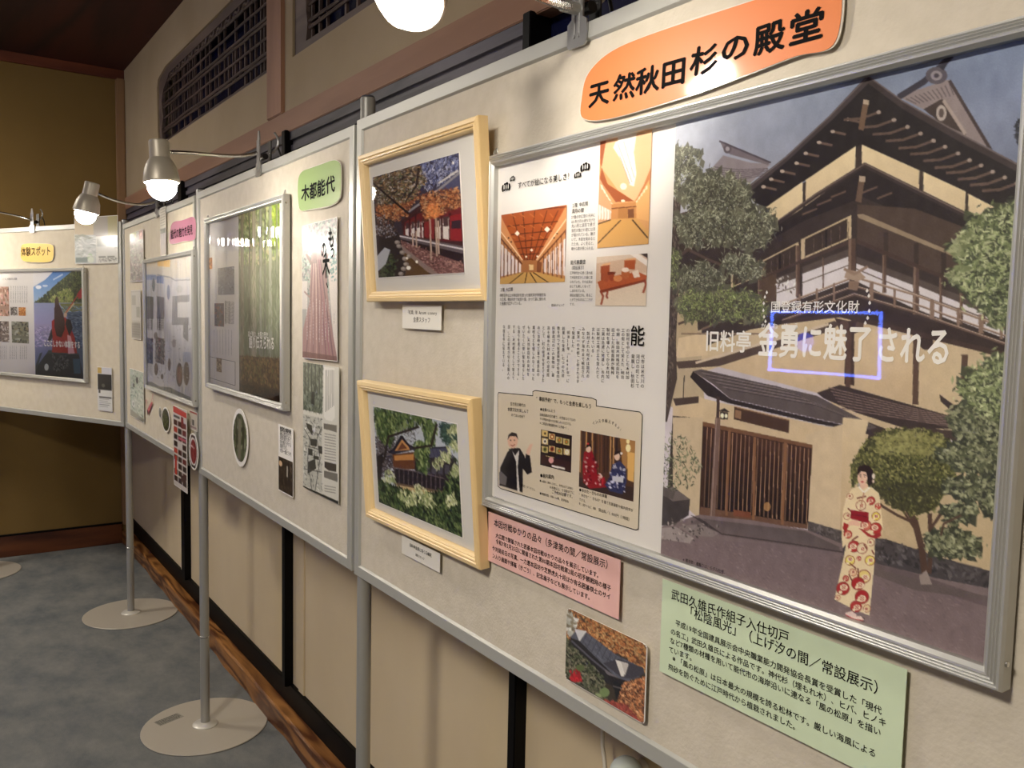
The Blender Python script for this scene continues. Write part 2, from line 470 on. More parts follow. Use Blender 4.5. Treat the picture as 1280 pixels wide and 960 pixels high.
# floor, ceiling, walls
f = MB(); f.box(-2.5, XB + .1, YW - .15, 3.2, -0.1, 0); tag(f.build('floor', m_carpet), kind='structure')
f = MB(); f.box(-2.5, XB + .1, YW - .15, 3.2, ZC, ZC + .1); tag(f.build('ceiling', m_ceil), kind='structure')
f = MB(); f.box(XB, XB + .1, YW - .15, 3.2, 0, ZC); wb = tag(f.build('wall_back', m_plaster2), kind='structure')
f = MB(); f.box(-2.6, -2.5, YW - .15, 3.2, 0, ZC); tag(f.build('wall_front', m_plaster), kind='structure')
f = MB(); f.box(-2.5, XB + .1, 3.2, 3.3, 0, ZC); tag(f.build('wall_left', m_plaster), kind='structure')

# long wall on the right: plaster above the beam with two carved transom openings
hole1 = [(2.81, 2.155), (4.40, 2.155), (4.425, 2.18), (4.435, 2.23), (4.44, 2.44), (4.42, 2.475), (4.27, 2.502), (2.81, 2.502)]
hole2 = [(1.15, 2.15), (2.593, 2.15), (2.593, 2.502), (1.15, 2.502)]
outer = [(-2.5, 1.96), (XB, 1.96), (XB, ZC), (-2.5, ZC)]
from mathutils.geometry import tessellate_polygon
loops = [outer, hole1[::-1], hole2[::-1]]
pts = [p for l in loops for p in l]
tris = tessellate_polygon([[Vector((x, z, 0)) for x, z in l] for l in loops])
wv = [(x, YW, z) for x, z in pts]; wf = [tuple(t) for t in tris]
k = len(wv); wv += [(x, YW - .07, z) for x, z in pts]
i0 = 0
for l in loops:
    n = len(l)
    for i in range(n): wf.append((i0 + i, i0 + (i + 1) % n, k + i0 + (i + 1) % n, k + i0 + i))
    i0 += n
wf += [tuple(k + i for i in t)[::-1] for t in tris]
wall_r = tag(mesh_obj('wall_right', wv, wf, m_plaster), kind='structure')
f = MB(); f.box(-2.5, XB, YW - .15, YW - .03, 0, 1.96); f.box(-2.5, XB, YW - .15, YW - .0702, 1.96, ZC)
f.build('backing', m_navy, wall_r)
# sliding paper panels between black lacquered stiles
edges = [-2.5, 0.02, 1.305, 2.605, 3.91, XB]
for i in range(len(edges) - 1):
    x0 = edges[i] + (.03 if i else 0); f = MB(); f.box(x0, edges[i + 1], YW - .03, YW - .008, .147, 1.80); f.build('panel', m_fusuma, wall_r)
for x0, w in ((0.02, .03), (1.305, .025), (2.605, .03), (3.91, .06)):
    f = MB(); f.box(x0, x0 + w, YW - .03, YW + .02, .14, 1.93, .002); f.build('stile', m_lacquer, wall_r)
for x0 in (4.03, 2.50):
    f = MB(); f.box(x0, x0 + .045, YW - .008, YW - .003, .147, 1.80); f.build('backing_strip', m_fusuma, wall_r)
f = MB(); f.box(-2.5, XB, YW - .03, YW + .004, .073, .147, .002); f.build('bottom_rail', m_lacquer, wall_r)
f = MB(); f.box(-2.5, XB, YW - .03, YW - .004, 1.80, 1.85, .002); f.build('top_rail', m_lacquer, wall_r)
# carved transoms: a flat plate with cut corners, its opening filled by open lattice work
m_plate_w = wood_mat('grey brown carved plate', (84, 70, 66), (112, 96, 88), 'X', 8, .6, 4)
def transom(outl, x0, x1, z0, z1, seed, label):
    r = random.Random(seed); ox, oz = outl[0][0], outl[0][1]
    root = empty('carved_transom', Matrix.Translation((ox, YW - .03, oz)), label, 'transom', 'carved transoms in the wall above the beam')
    inner = [(x0, z0), (x1, z0), (x1 + .02, z0 + .07), (x1 - .01, z0 + .12), (x1 + .02, z0 + .2), (x1 - .02, z1 - .05), (x1 - .14, z1), (x0, z1)] if x1 > 3 else [(x0, z0), (x1, z0 + .012), (x1 - .012, z0 + .06), (x1, z0 + .1), (x1, z1), (x0, z1)]
    lp = [outl, inner[::-1]]; tri = tessellate_polygon([[Vector((x, z, 0)) for x, z in l] for l in lp]); pp = [p for l in lp for p in l]
    n0 = len(pp); vs = [(x - ox, .022, z - oz) for x, z in pp] + [(x - ox, .008, z - oz) for x, z in pp]; fs = [tuple(t) for t in tri] + [tuple(n0 + i for i in t) for t in tri]
    i0 = 0
    for l in lp:
        n = len(l); fs += [(i0 + i, i0 + (i + 1) % n, n0 + i0 + (i + 1) % n, n0 + i0 + i) for i in range(n)]; i0 += n
    mesh_obj('plate', vs, fs, m_plate_w, root)
    W0, W1 = x0 - ox, x1 - ox; Z0 = z0 - oz; Hh = z1 - z0
    for k, (z, t) in enumerate(((.006, .006), (.052, .0055), (.068, .0055), (.118, .0045), (.168, .0055), (.184, .0055), (.232, .0045), (.278, .006))):
        if z > Hh - .005: continue
        f = MB(); f.tube([(W0 + (W1 - W0) * q / 14, .014 + r.uniform(-.001, .001), Z0 + z + r.uniform(-.002, .002)) for q in range(15)], t, 6); f.build('rail', m_lattice, root)
    x = W0 + .03
    while x < W1 - .02:
        w = r.uniform(.008, .013); top = Hh if x < W1 - .16 else Hh - .04
        f = MB(); f.box(x, x + w, .004, .012, Z0 + r.choice((0, 0, .052)), Z0 + r.choice((top, top, .184))); f.build('bar', m_lattice, root); x += r.choice((.034, .06, .075, .055))
    n = int((W1 - W0) / .11)
    for i in range(n):
        xx = W0 + .06 + i * .11
        f = MB(); f.tube(bezier((xx - .035, .016, Z0 + Hh + .005), (xx - .02, .016, Z0 + Hh - .05), (xx + .02, .016, Z0 + Hh + .03), (xx + .035, .016, Z0 + Hh - .03), 8), .0055, 6); f.build('carved_scroll', m_plate_w, root)
transom(hole1, 2.812, 4.37, 2.165, 2.465, 3, 'long dark openwork wooden transom with cut corners nearest the back wall')
transom(hole2, 1.155, 2.50, 2.165, 2.465, 5, 'dark openwork wooden transom cut off by the top edge, above the lit lamp glare')

# beam, track, post, sill, baseboards
f = MB(); f.box(-2.5, XB, YW - .03, YW + .008, 1.925, 1.992, .002); tag(f.build('trim_1', m_beam), kind='structure')
f = MB(); f.box(1.34, XB, YW - .03, YW + .004, 1.90, 1.925); f.box(1.34, XB, YW - .03, YW - .006, 1.885, 1.90); f.box(1.34, XB, YW - .03, YW + .0, 1.868, 1.885); f.box(1.34, XB, YW - .03, YW - .01, 1.85, 1.868)
tag(f.build('trim_2', m_darktrack), kind='structure')
f = MB(); f.box(2.66, 2.80, YW - .03, YW + .012, 1.992, ZC, .003); tag(f.build('trim_3', m_post), kind='structure')
b = MB(); n = 60
for i in range(n + 1):
    x = -2.5 + (XB + 2.5) * i / n; w = .003 * math.sin(i * 1.9) + .002 * math.sin(i * 4.3)
    b.v += [(x, -.905 + w, 0), (x, -.905 + w * .6, .068 + w * .5), (x, -.912 + w * .4, .0735), (x, YW + .0, .074), (x, YW - .03, .074), (x, YW - .03, 0)]
for i in range(n):
    for j in range(6): b.f.append((i * 6 + j, i * 6 + (j + 1) % 6, (i + 1) * 6 + (j + 1) % 6, (i + 1) * 6 + j))
b.f += [tuple(range(6)), tuple(n * 6 + j for j in range(6))]
tag(b.build('baseboard_right', m_sill), kind='structure')
f = MB(); f.box(XB - .022, XB, -.905, 3.2, 0, .113, .003); bb = tag(f.build('baseboard_back', m_redbase), kind='structure')
f = MB(); f.box(XB - .014, XB, -.92, 3.2, .113, .122); f.build('black_bead', m_lacquer, bb)
f = MB(); f.box(XB - .025, XB, YW, 3.2, 2.648, 2.70, .003); tag(f.build('trim_4', wood_mat('red brown cornice wood', (84, 38, 20), (112, 54, 30), 'Y', 5, .5, 5)), kind='structure')
f = MB(); f.box(XB - .045, XB, YW, YW + .045, .11, 2.65, .006); tag(f.build('trim_5', mat('brown corner trim', (140, 108, 76), .8)), kind='structure')

# ------------------------------------------------------------------ display boards
m_vinyl = mat('grey beige board cloth', (205, 196, 180), 0.8, noise=(40, (198, 189, 172), 3, (1, 1, 1)), bump=(230, 0.5, 0.0012), spec=.3)
m_vinyl2 = mat('cream board cloth', (216, 206, 184), 0.75, noise=(30, (210, 199, 176), 3, (1, 1, 1)), bump=(230, 0.4, 0.001), spec=.3)
m_alu = mat('satin aluminium', (182, 182, 176), 0.42, metal=0.35, spec=.5)
m_alu_br = mat('bright aluminium', (205, 205, 202), 0.24, metal=0.9)
m_steel = mat('brushed grey steel', (168, 167, 162), 0.34, metal=.45)
m_plate = mat('pearl grey painted plate', (184, 176, 162), 0.38, metal=.1)
def make_board(p_left, p_right, z0, z1, label, m_face):
    """p_left/p_right as seen facing the board; front face of the rails is the plane"""
    a = np.array((p_left[0], p_left[1], z0)); b_ = np.array((p_right[0], p_right[1], z0))
    P = Plane(a, b_ - a); W = float(np.hypot(*(b_ - a)[:2])); H_ = z1 - z0
    root = sheet_root(P, 'display_board', label, 'board', 'display boards joined in a row')
    f = MB(); f.box(.018, W - .018, .003, .022, .012, H_ - .012); f.build('panel', m_face, root)
    mitred(root, W, H_, [(0, -.0055), (.0, .0), (.0012, .0015), (.0200, .0015), (.0208, .0008), (.0232, -.0029), (.018, -.0035)], m_alu, 'frame_rail')
    for x in (.0178, W - .0238):
        f = MB(); f.box(x, x + .006, .0055, .022, .0, H_); f.build('edge_channel', m_alu, root)
    for z in (.0, H_ - .006):
        f = MB(); f.box(.024, W - .024, .0055, .022, z, z + .006); f.build('edge_channel', m_alu, root)
    return P, W, H_
PA, WA, HA = make_board((1.533, -.6905), (-.27, -.6905), .845, 1.735, 'nearest display board, beige, holding the large temple-roofed house poster', m_vinyl)
PB, WB, HB = make_board((2.748, -.702), (1.548, -.691), .847, 1.730, 'second display board from the right, with the green sign and forest poster', m_vinyl)
PC, WC, HC = make_board((3.972, -.7035), (2.785, -.7035), .849, 1.726, 'third display board, cream, with the pink sign and hanging red leaflet', m_vinyl2)
PD, WD, HD = make_board((5.06, -.19), (3.985, -.698), .848, 1.74, 'far left display board with the yellow sign, turned across the room corner', m_vinyl2)
PE, WE, HE = make_board((4.98, .95), (5.075, -.16), .848, 1.74, 'unseen display board added beyond the left edge for reflections in the poster covers', m_vinyl2)  # added out of view so the poster covers have a pale board to mirror

def make_stand(x, y, h, label, sticker=False, face=None):
    root = empty('display_stand', Matrix.Translation((x, y, 0)), label, 'stand', 'pole stands of the display boards')
    f = MB(); f.lathe([(0, 0.001), (.196, 0.001), (.197, .003), (.195, .0048), (0, .0052)], 72); o = f.build('base_plate', m_plate, root); auto_smooth(o, .5)
    f = MB(); f.lathe([(.0, .0052), (.040, .0052), (.040, .008), (.035, .012), (.018, .016), (0, .016)], 40); o = f.build('collar', mat('pale grey collar', (206, 202, 192), .3, metal=.2), root); auto_smooth(o, .6)
    f = MB(); f.lathe([(0, .012), (.0145, .012), (.0145, h - .004), (.0135, h - .0015), (0, h - .001)], 28); o = f.build('pole', m_steel, root); auto_smooth(o, .6)
    f = MB(); f.lathe([(0, h - .001), (.013, h - .001), (.012, h + .002), (0, h + .003)], 24); o = f.build('pole_cap', mat('dark grey plastic', (60, 60, 72), .5), root); auto_smooth(o)
    f = MB(); f.lathe([(.0147, .30), (.0158, .301), (.0158, .305), (.0147, .306)], 28); f.build('ring', m_alu_br, root)
    if sticker:
        st = Matrix.Rotation(math.radians(150), 4, 'Z')
        f = MB(); f.box(-.043, .043, -.020, .020, .0045, .0055)
        o = f.build('sticker', mat('faded plate sticker', (150, 146, 134), .5), root); o.location = (.097, .092, 0); o.rotation_euler = (0, 0, math.radians(-71))
        b = MB()
        for r in range(5):
            xx = -.040
            while xx < .032:
                w = random.uniform(.004, .011); b.box(xx, xx + w, -.015 + r * .007, -.0115 + r * .007, .0055, .0057); xx += w + .002
        b.build('small_print', mat('faded black print', (70, 68, 64), .6), o)
    return root
sAB = make_stand(1.534, -.7125, 1.782, 'nearest pole stand, its pole between the wooden frames and the green-sign board')
sB = make_stand(2.764, -.7175, 1.743, 'pole stand with round plate in the foreground, small printed sticker on the plate', True)
sC = make_stand(3.994, -.717, 1.748, 'pole stand at the corner where the cream board meets the far left board')
sD = make_stand(5.022, -.175, 1.745, 'pole stand mostly out of frame at the left edge, only part of its plate showing')
sA = make_stand(-.285, -.7125, 1.745, 'pole stand at the right end of the nearest board, outside the frame')
# small hinge brackets beside the poles
def bracket(par, x, z, y=-.0):
    f = MB(); f.box(x - .008, x + .001, .0105, .0165, z - .024, z + .024, .001); return f.build('bracket', m_alu, par)
for st_, px_ in ((sAB, ((449, 322), (449, 560))),):
    for q_ in px_: bracket(st_, .0125, PA.m(q_)[1] * abs(st_.location.y) / .6905 + (.845 - 1.365) * abs(st_.location.y) / .6905 + 1.365 if st_ is sAB else 1.365 + (PA.m(q_)[1] + .845 - 1.365) * abs(st_.location.y) / .6905)

# ------------------------------------------------------------------ clip lamps
m_lampsh = mat('warm grey painted metal', (172, 164, 150), 0.42, metal=.35)
m_bulb = mat('lit bulb', (255, 250, 235), .3, emit=(255, 246, 232), strength=BULB_STRENGTH)
m_chrome = mat('chrome', (205, 203, 198), .16, metal=1.0)
m_black = mat('black plastic', (14, 13, 14), .4)
m_clip = mat('pressed steel clip', (168, 168, 168), .3, metal=.8)
m_cord = mat('white cord', (214, 206, 190), .5)

def make_clip(root, P, W, x, H_):
    """spring clip gripping the top rail of board plane P at local x (world mesh expressed in root's frame)"""
    inv = root.matrix_world.inverted() @ P.matrix()
    def put(b, name, m_):
        o = b.build(name, m_, root); o.data.transform(inv); o.data.update(); return o
    foot = [(-.019, -.024), (-.015, -.028), (.015, -.028), (.019, -.024), (.019, .003), (.011, .008), (.011, .062), (-.011, .062), (-.011, .008), (-.019, .003)]
    b = MB(); b.prism([(x + px_, H_ + pz) for px_, pz in foot], -.0052, -.0025); j = put(b, 'clip_jaw', m_clip)
    b = MB()
    for dx in (-.0045, .0045):
        b.tube([(x + dx, -.0052, H_ - .012), (x + dx, -.0052, H_ + .06)], .0012, 6); b.lathe([(0, 0), (.0022, 0), (.0015, .0012), (0, .0014)], 8, Matrix.Translation((x + dx, -.0052, H_ - .015)) @ Matrix.Rotation(math.pi / 2, 4, 'X'))
    put(b, 'clip_rib', m_clip)
    foot2 = [(x + px_, H_ + pz) for px_, pz in foot]
    b = MB(); b.prism(foot2, .0235, .026); put(b, 'clip_jaw', m_black)
    b = MB(); b.tube([(x - .012, .010, H_ + .022), (x + .012, .010, H_ + .022)], .0075, 12); put(b, 'spring', m_black)
    b = MB(); b.tube(bezier((x + .004, .024, H_ + .03), (x + .004, .05, H_ + .05), (x + .004, .05, H_ + .07), (x + .004, .035, H_ + .085), 8), .003, 8); put(b, 'clip_handle', m_clip)
    b = MB(); b.prism([(x - .010, H_ + .062), (x + .010, H_ + .062), (x + .004, H_ + .084), (x - .004, H_ + .084)], -.004, -.0015); put(b, 'clip_tip', m_clip)

SH = .007
def make_lamp(bulb_c, axis, P, W, H_, clip_x, arm_mid, label, big_neck=False, hs=1.0):
    """bulb centre, axis = direction the shade opens to"""
    ax = Vector(axis).normalized(); z = -ax
    x = z.cross(Vector((0, 1, 0))).normalized(); y = z.cross(x)
    base = P.world(clip_x, H_, 0.0)
    root = empty('clip_lamp', Matrix.Translation(tuple(base)), label, 'lamp', 'clip-on lamps along the board tops')
    Rm = Matrix(((x[0], y[0], z[0], bulb_c[0] - base[0]), (x[1], y[1], z[1], bulb_c[1] - base[1]), (x[2], y[2], z[2], bulb_c[2] - base[2]), (0, 0, 0, 1)))
    # local z points from the bulb up to the socket
    b = MB(); b.lathe([(r_ * (hs if z_ < .05 else 1), z_ + SH) for r_, z_ in [(.0355, .000), (.0375, .003), (.0365, .012), (.0335, .030), (.027, .045), (.0215, .053), (.0212, .088), (.0195, .091), (0, .0915)]], 36, Rm)
    o = b.build('lamp_shade', m_lampsh, root); auto_smooth(o, .5)
    b = MB(); b.lathe([(r_ * (hs if z_ < .05 else 1), z_ + SH) for r_, z_ in [(.0372, .0005), (.0365, .011), (.033, .029), (.026, .043), (.015, .05), (0, .05)]], 32, Rm)
    b.v = [tuple(Vector((0, 0, 0)) + (Rm.translation + (Vector(v) - Rm.translation) * .965)) for v in b.v]
    o = b.build('shade_lining', mat('white lining', (225, 222, 215), .4), root); auto_smooth(o, .5)
    b = MB(); prof = [(0, -.030)] + [(.030 * math.sin(t), -.030 * math.cos(t)) for t in [i * math.pi / 14 for i in range(1, 11)]] + [(.016, .030), (.013, .05), (0, .05)]
    b.lathe(prof, 28, Rm); o = b.build('bulb', m_bulb, root); auto_smooth(o, 1.0)
    for k_, (dx, dz) in enumerate(((.3, .078), (.3, .086))):
        b = MB(); b.lathe([(0, 0), (.0022, 0), (.0018, .0012), (0, .0016)], 8, Rm @ Matrix.Rotation(2.2, 4, 'Z') @ Matrix.Translation((.0212, 0, dz)) @ Matrix.Rotation(math.pi / 2, 4, 'Y')); b.build('rivet', m_black, root)
    s0 = Rm @ Vector((0, 0, .073)); c1 = Vector(P.world(clip_x, H_ + (.019 if big_neck else .03), .008)) - Vector(base)
    d = (c1 - s0).normalized(); s0 = s0 + d * .0205
    mids = [Vector(q) - Vector(base) for q in arm_mid]
    pts = bezier(s0, mids[0], mids[1], c1, 60 if big_neck else 26)
    if big_neck:
        fine = []; N = 420
        for i in range(N + 1):
            t = i / N; fine.append(s0 * (1 - t) ** 3 + mids[0] * 3 * t * (1 - t) ** 2 + mids[1] * 3 * t * t * (1 - t) + c1 * t ** 3)
        b = MB(); b.tube(fine, .005, 8, rf=lambda i: (.0062 if (i // 2) % 2 else .0050))
        o = b.build('gooseneck', m_chrome, root)
        b = MB(); b.tube([c1 - d * .02, c1 + d * .004], .0078, 12); b.build('neck_end', m_steel, root)
    else:
        N = 260; fine = []
        for i in range(N + 1):
            t = i / N; fine.append(s0 * (1 - t) ** 3 + mids[0] * 3 * t * (1 - t) ** 2 + mids[1] * 3 * t * t * (1 - t) + c1 * t ** 3)
        b = MB(); b.tube(fine, .004, 8, rf=lambda i: (.0044 if (i // 2) % 2 else .0037)); b.build('gooseneck', m_chrome, root)
    make_clip(root, P, W, clip_x, H_)
    # cord running down behind the board
    b = MB(); e = Vector(P.world(clip_x, H_ + .05, -.045)) - Vector(base); g_ = Vector(P.world(clip_x - .05, H_ - .25, -.07)) - Vector(base); h2 = Vector(P.world(clip_x - .02, 0.3, -.08)) - Vector(base)
    b.tube(bezier(e, e + Vector((0, -.03, -.05)), g_ + Vector((0, 0, .1)), g_, 10) + bezier(g_, g_ - Vector((0, 0, .1)), h2 + Vector((0, 0, .1)), h2, 8)[1:], .0028, 6); b.build('cord', m_black, root, True)
    return root

def img_dir(ang, toward=0.0):
    """direction pointing down in the view, swung by ang (radians, + = to the right), tipped toward the viewer"""
    return -CU * math.cos(ang) + CR * math.sin(ang) - CF * toward
cx1 = PB.m((325, 205))[0]; L1 = depth_point((202.5, 233), 1.82)
make_lamp(L1, img_dir(.05, -.05), PB, WB, HB, cx1, [depth_point((250, 189), 1.9), depth_point((292, 201), 2.05)],
          'lit clip lamp with grey shade above the forest poster, second from the left')
cx2 = PC.m((197, 262))[0]; L2 = depth_point((107, 268), 2.55)
make_lamp(L2, img_dir(-.24, -.05), PC, WC, HC, cx2, [depth_point((140, 252), 2.6), depth_point((175, 261), 2.9)],
          'small lit clip lamp at far left, hanging in front of the landscape print')
cx3 = PA.m((725, 30))[0]; L3 = depth_point((508, 0), .93)
make_lamp(L3, img_dir(-.28, .75), PA, WA, HA, cx3, [depth_point((560, -70), .95), depth_point((640, -10), 1.0)],
          'nearest clip lamp, glaring white at the top edge, on a chrome gooseneck', True, 1.14)
cx4 = PD.m((41, 277))[0]; L4 = PD.world(cx4 - .42, HD + .02, .30)
make_lamp(L4, (0, 0, -1), PD, WD, HD, cx4, [PD.world(cx4 - .28, HD + .085, .22), PD.world(cx4 - .1, HD + .07, .05)],
          'clip lamp on the far left board, only its clip and neck in the frame')
# unseen lamp added to light the board outside the frame
L5 = PE.world(.45, HE + .02, .33)
make_lamp(L5, (0, 0, -1), PE, WE, HE, .75, [PE.world(.6, HE + .09, .25), PE.world(.7, HE + .07, .05)], 'unseen clip lamp added to light the board beyond the left edge of the frame')

# unseen round ceiling fittings, added to fill the room with light
for lx, ly, lk, lb in ((.3, 1.4, 1.0, 'added round white ceiling light behind the viewer, unseen fill for the room'), (4.3, .9, .45, 'added round white ceiling light left of the view, unseen fill nearer the back wall')):
    rt = empty('added_ceiling_light', Matrix.Translation((lx, ly, ZC)), lb, 'light')
    f = MB(); f.lathe([(0, -.001), (.28, -.001), (.29, -.03), (.27, -.035), (0, -.035)], 40); f.build('housing', m_lampsh, rt, True)
    f = MB(); f.lathe([(0, -.036), (.26, -.036), (.24, -.07), (.12, -.085), (0, -.088)], 40); f.build('diffuser', mat('lit diffuser %.2f' % lk, (255, 250, 240), .5, emit=(255, 246, 232), strength=CEILING_STRENGTH * lk), rt, True)

# unseen blue light sign, placed on the opposite wall to give the big poster's reflection
def mirror_hit(px, yw, yp=-.672):
    d = ray(px); t = (yp - CAM[1]) / d[1]; P = CAM + t * d; C2 = np.array((0, 2 * yp, CAM_Z)); e = P - C2; return C2 + e * ((yw - C2[1]) / e[1])
cs = [mirror_hit(q, 3.16) for q in ((963, 392), (1098, 388), (1100, 472), (963, 462))]
cc = sum(cs) / 4; sw = (abs(cs[1][0] - cs[0][0]) + abs(cs[2][0] - cs[3][0])) / 2; sh = (abs(cs[0][2] - cs[3][2]) + abs(cs[1][2] - cs[2][2])) / 2
rt = empty('light_sign', Matrix.Translation(tuple(cc)), 'unseen blue outlined light sign placed on the opposite wall to give the reflection in the big poster', 'sign')
m_blue = mat('blue light tube', (60, 110, 255), .3, emit=(90, 130, 255), strength=17)
f = MB(); t_ = .02; w2, h2 = sw / 2, sh / 2
f.box(-w2 - .02, w2 + .02, .005, .035, -h2 - .02, h2 + .02, .004); f.build('backing', m_black, rt)
for q in ((-w2 - .008, w2 + .008, h2 - .008, h2 + .008), (-w2 - .008, w2 + .008, -h2 - .008, -h2 + .008), (-w2 - .008, -w2 + .008, -h2, h2), (w2 - .008, w2 + .008, -h2, h2)):
    f = MB(); f.box(q[0], q[1], -.012, .002, q[2], q[3], .003); f.build('light_tube', m_blue, rt)
f = MB(); f.lathe([(0, -.004), (.06, -.004), (.06, .004), (0, .004)], 24, Matrix.Translation((w2 * .35, -.0, 0)) @ Matrix.Rotation(math.pi / 2, 4, 'X')); f.build('glow_disc', mat('dim blue glow', (40, 70, 200), .4, emit=(50, 80, 235), strength=6), rt)

# cable and pale round lamp low on the long wall under the nearest board
b = MB(); pts = [Vector(Plane((0, YW + .03, 0), (-1, 0, 0)).world(*Plane((0, YW + .03, 0), (-1, 0, 0)).m(q))) for q in ((754, 880), (753.5, 910), (753, 930), (755.5, 950), (757.5, 975), (760, 1060), (762, 1200))]
o = b; b.tube(pts, .0035, 8); o = b.build('power_cable', m_cord, None, True); tag(o, 'white cable hanging below the nearest board against the cream wall', 'cable')
PW = Plane((0, YW + .012, 0), (-1, 0, 0)); qx, qz = PW.m((793, 963)); c0 = PW.world(qx, qz)
rt = empty('round_night_lamp', Matrix.Translation(tuple(c0)), 'pale round frosted lamp low on the cream wall at the bottom edge', 'lamp')
f = MB(); Rx = Matrix.Rotation(math.pi / 2, 4, 'X') @ Matrix.Rotation(math.pi, 4, 'X')
f.lathe([(0, -.0195), (.014, -.0195), (.014, -.004), (.0, -.004)], 36, Matrix.Rotation(-math.pi / 2, 4, 'X')); f.build('mount', m_cord, rt)
f = MB(); f.lathe([(.0005 + .0275 * math.sin(t), .018 - .0275 * math.cos(t)) for t in [i * math.pi / 20 for i in range(21)]], 36, Matrix.Rotation(-math.pi / 2, 4, 'X')); f.build('frosted_dome', mat('frosted pale plastic', (214, 222, 214), .5), rt, True)

# ------------------------------------------------------------------ printed and mounted things
m_ink = mat('black ink', (10, 9, 10), .8, spec=.1)
m_ink2 = mat('soft black ink', (48, 44, 42), .8, spec=.1)
m_white_ink = mat('white ink', (252, 250, 244), .5)
m_brownink = mat('dark brown ink', (52, 30, 24), .8, spec=.1)
m_print = print_mat('printed paper', .45)
m_gprint = print_mat('glossy printed paper', .35, .6, .12)
m_paper = mat('white poster paper', (232, 228, 222), .5)
m_card = mat('white card', (228, 224, 214), .6)
m_beigebox = mat('beige printed box', (222, 210, 188), .5)
m_ribbed = mat('silver anodised rail', (190, 190, 186), .4, metal=.6)
m_pine = wood_mat('pale pine wood', (226, 194, 138), (244, 218, 168), 'X', 5, .38, 3)
m_pinez = wood_mat('pale pine wood upright', (226, 194, 138), (244, 218, 168), 'Z', 5, .38, 3)

def crop(cv, ox, oy, s): cv.tf = lambda q: (ox + q[0] / s, oy + q[1] / s)
def rectpx(P, q0, q1): a = P.m(q0); b = P.m(q1); return a, b
POSTER_PROF = [(0, -.004), (0, .009), (.0015, .0125), (.003, .0125), (.0042, .0112), (.0054, .0125), (.0068, .0112), (.0080, .0125), (.0094, .0112), (.0106, .0125), (.0125, .0122), (.0155, .0085), (.0155, .001), (.004, -.004)]
def screw(root, x, y, z, side='x'):
    M_ = Matrix.Translation((x, y, z)) @ (Matrix.Rotation(math.pi / 2, 4, 'Y') if side == 'x' else Matrix.Rotation(math.pi / 2, 4, 'X'))
    b = MB(); b.lathe([(0, 0), (.0026, 0), (.0022, .0014), (0, .0018)], 10, M_); b.build('screw', m_chrome, root)
def hooks(root, w, h):
    for x in (.012, w - .012):
        b = MB(); b.tube([(x - .006, -.004, h - .002), (x - .004, -.004, h + .007), (x + .003, -.004, h + .010), (x + .006, -.004, h + .002)], .0009, 6); b.build('hook', m_steel, root)

# ================= the big poster in its silver frame
o_ = .004
xl = (PA.m((609.5, 199), .012)[0] + PA.m((606, 631), .012)[0]) / 2; xr = PA.m((1254, 867), .012)[0]
zt = (PA.m((609.5, 197), .012)[1] + PA.m((1280, 19), .012)[1]) / 2; zb = (PA.m((606, 631), .012)[1] + PA.m((1254, 867), .012)[1]) / 2
P1 = PA.sub(xl, zb, .005); w1, h1 = xr - xl, zt - zb
R1 = sheet_root(P1, 'framed_poster', 'large silver framed poster of a tall dark-roofed Japanese house with woman in kimono', 'poster', 'silver framed posters on the boards')
mitred(R1, w1, h1, POSTER_PROF, m_ribbed)
slab(R1, 'page', w1 - .028, h1 - .028, .001, m_paper, x=.014, z=.014, front=-.001)
hooks(R1, w1, h1)
for z in (.022, h1 - .022): screw(R1, w1 + .0, -.005, z)
pf = Plane(P1.world(0, 0, .0015), P1.x, P1.z)   # the printed face
xi = pf.m((836.5, 400))[0]; b0 = .0150
cv = Canvas(pf, xi, w1 - b0, b0, h1 - b0, 430, 600, (150, 150, 168))
# --- sky
crop(cv, 820, 60, 2.783)
def skyf(X, Y):
    t = np.clip(Y / .55, 0, 1)[..., None]; u = np.clip(X, 0, 1)[..., None]
    a = np.array((176, 182, 198.)) * (1 - u) + np.array((112, 130, 164.)) * u; b = np.array((200, 190, 198.)) * (1 - u) + np.array((172, 166, 182.)) * u
    return a * (1 - t) + b * t
cv.raw([(0, 0), (cv.W, 0), (cv.W, cv.H), (0, cv.H)], skyf)
cv.noise(16, 5, (200, 190, 190), 3, (1, 2)); cv.noise(8, 14, None, 4, (1, 2))
P = cv.poly; Ln = cv.line
DK = (40, 33, 32); DK2 = (58, 46, 42); BR = (92, 70, 58); CREAM = (226, 203, 158); CREAM2 = (204, 182, 140)
# far roof and gable ornaments
P([(195, 420), (235, 375), (330, 400), (400, 405), (330, 470), (200, 460)], (150, 138, 142))
for i in range(6): Ln([(205, 415 + i * 8), (290, 425 + i * 7), (390, 420 + i * 4)], 1.2, (112, 100, 106))
P([(222, 322), (258, 340), (400, 398), (390, 408), (262, 372), (240, 362)], (122, 110, 116)); cv.ell(250, 352, 14, 16, (96, 84, 92)); cv.ell(250, 352, 7, 8, (170, 160, 165))
Ln([(222, 325), (400, 400)], 2.2, (84, 74, 84))
P([(840, 170), (1018, 112), (1060, 180), (1168, 352), (1050, 300), (930, 215)], (150, 134, 132))
for i in range(11): Ln([(870 + i * 15, 178 - i * 5), (905 + i * 13, 196 - i * 3)], 1.0, (104, 92, 94))
P([(1015, 118), (1025, 112), (1170, 355), (1150, 345)], (70, 56, 54)); P([(930, 215), (995, 178), (1040, 250), (1080, 305), (990, 262)], (72, 58, 52))
Ln([(1000, 185), (1075, 300)], 3, (176, 158, 146)); cv.ell(992, 228, 18, 28, (184, 170, 160)); cv.ell(992, 228, 9, 16, (96, 80, 74))
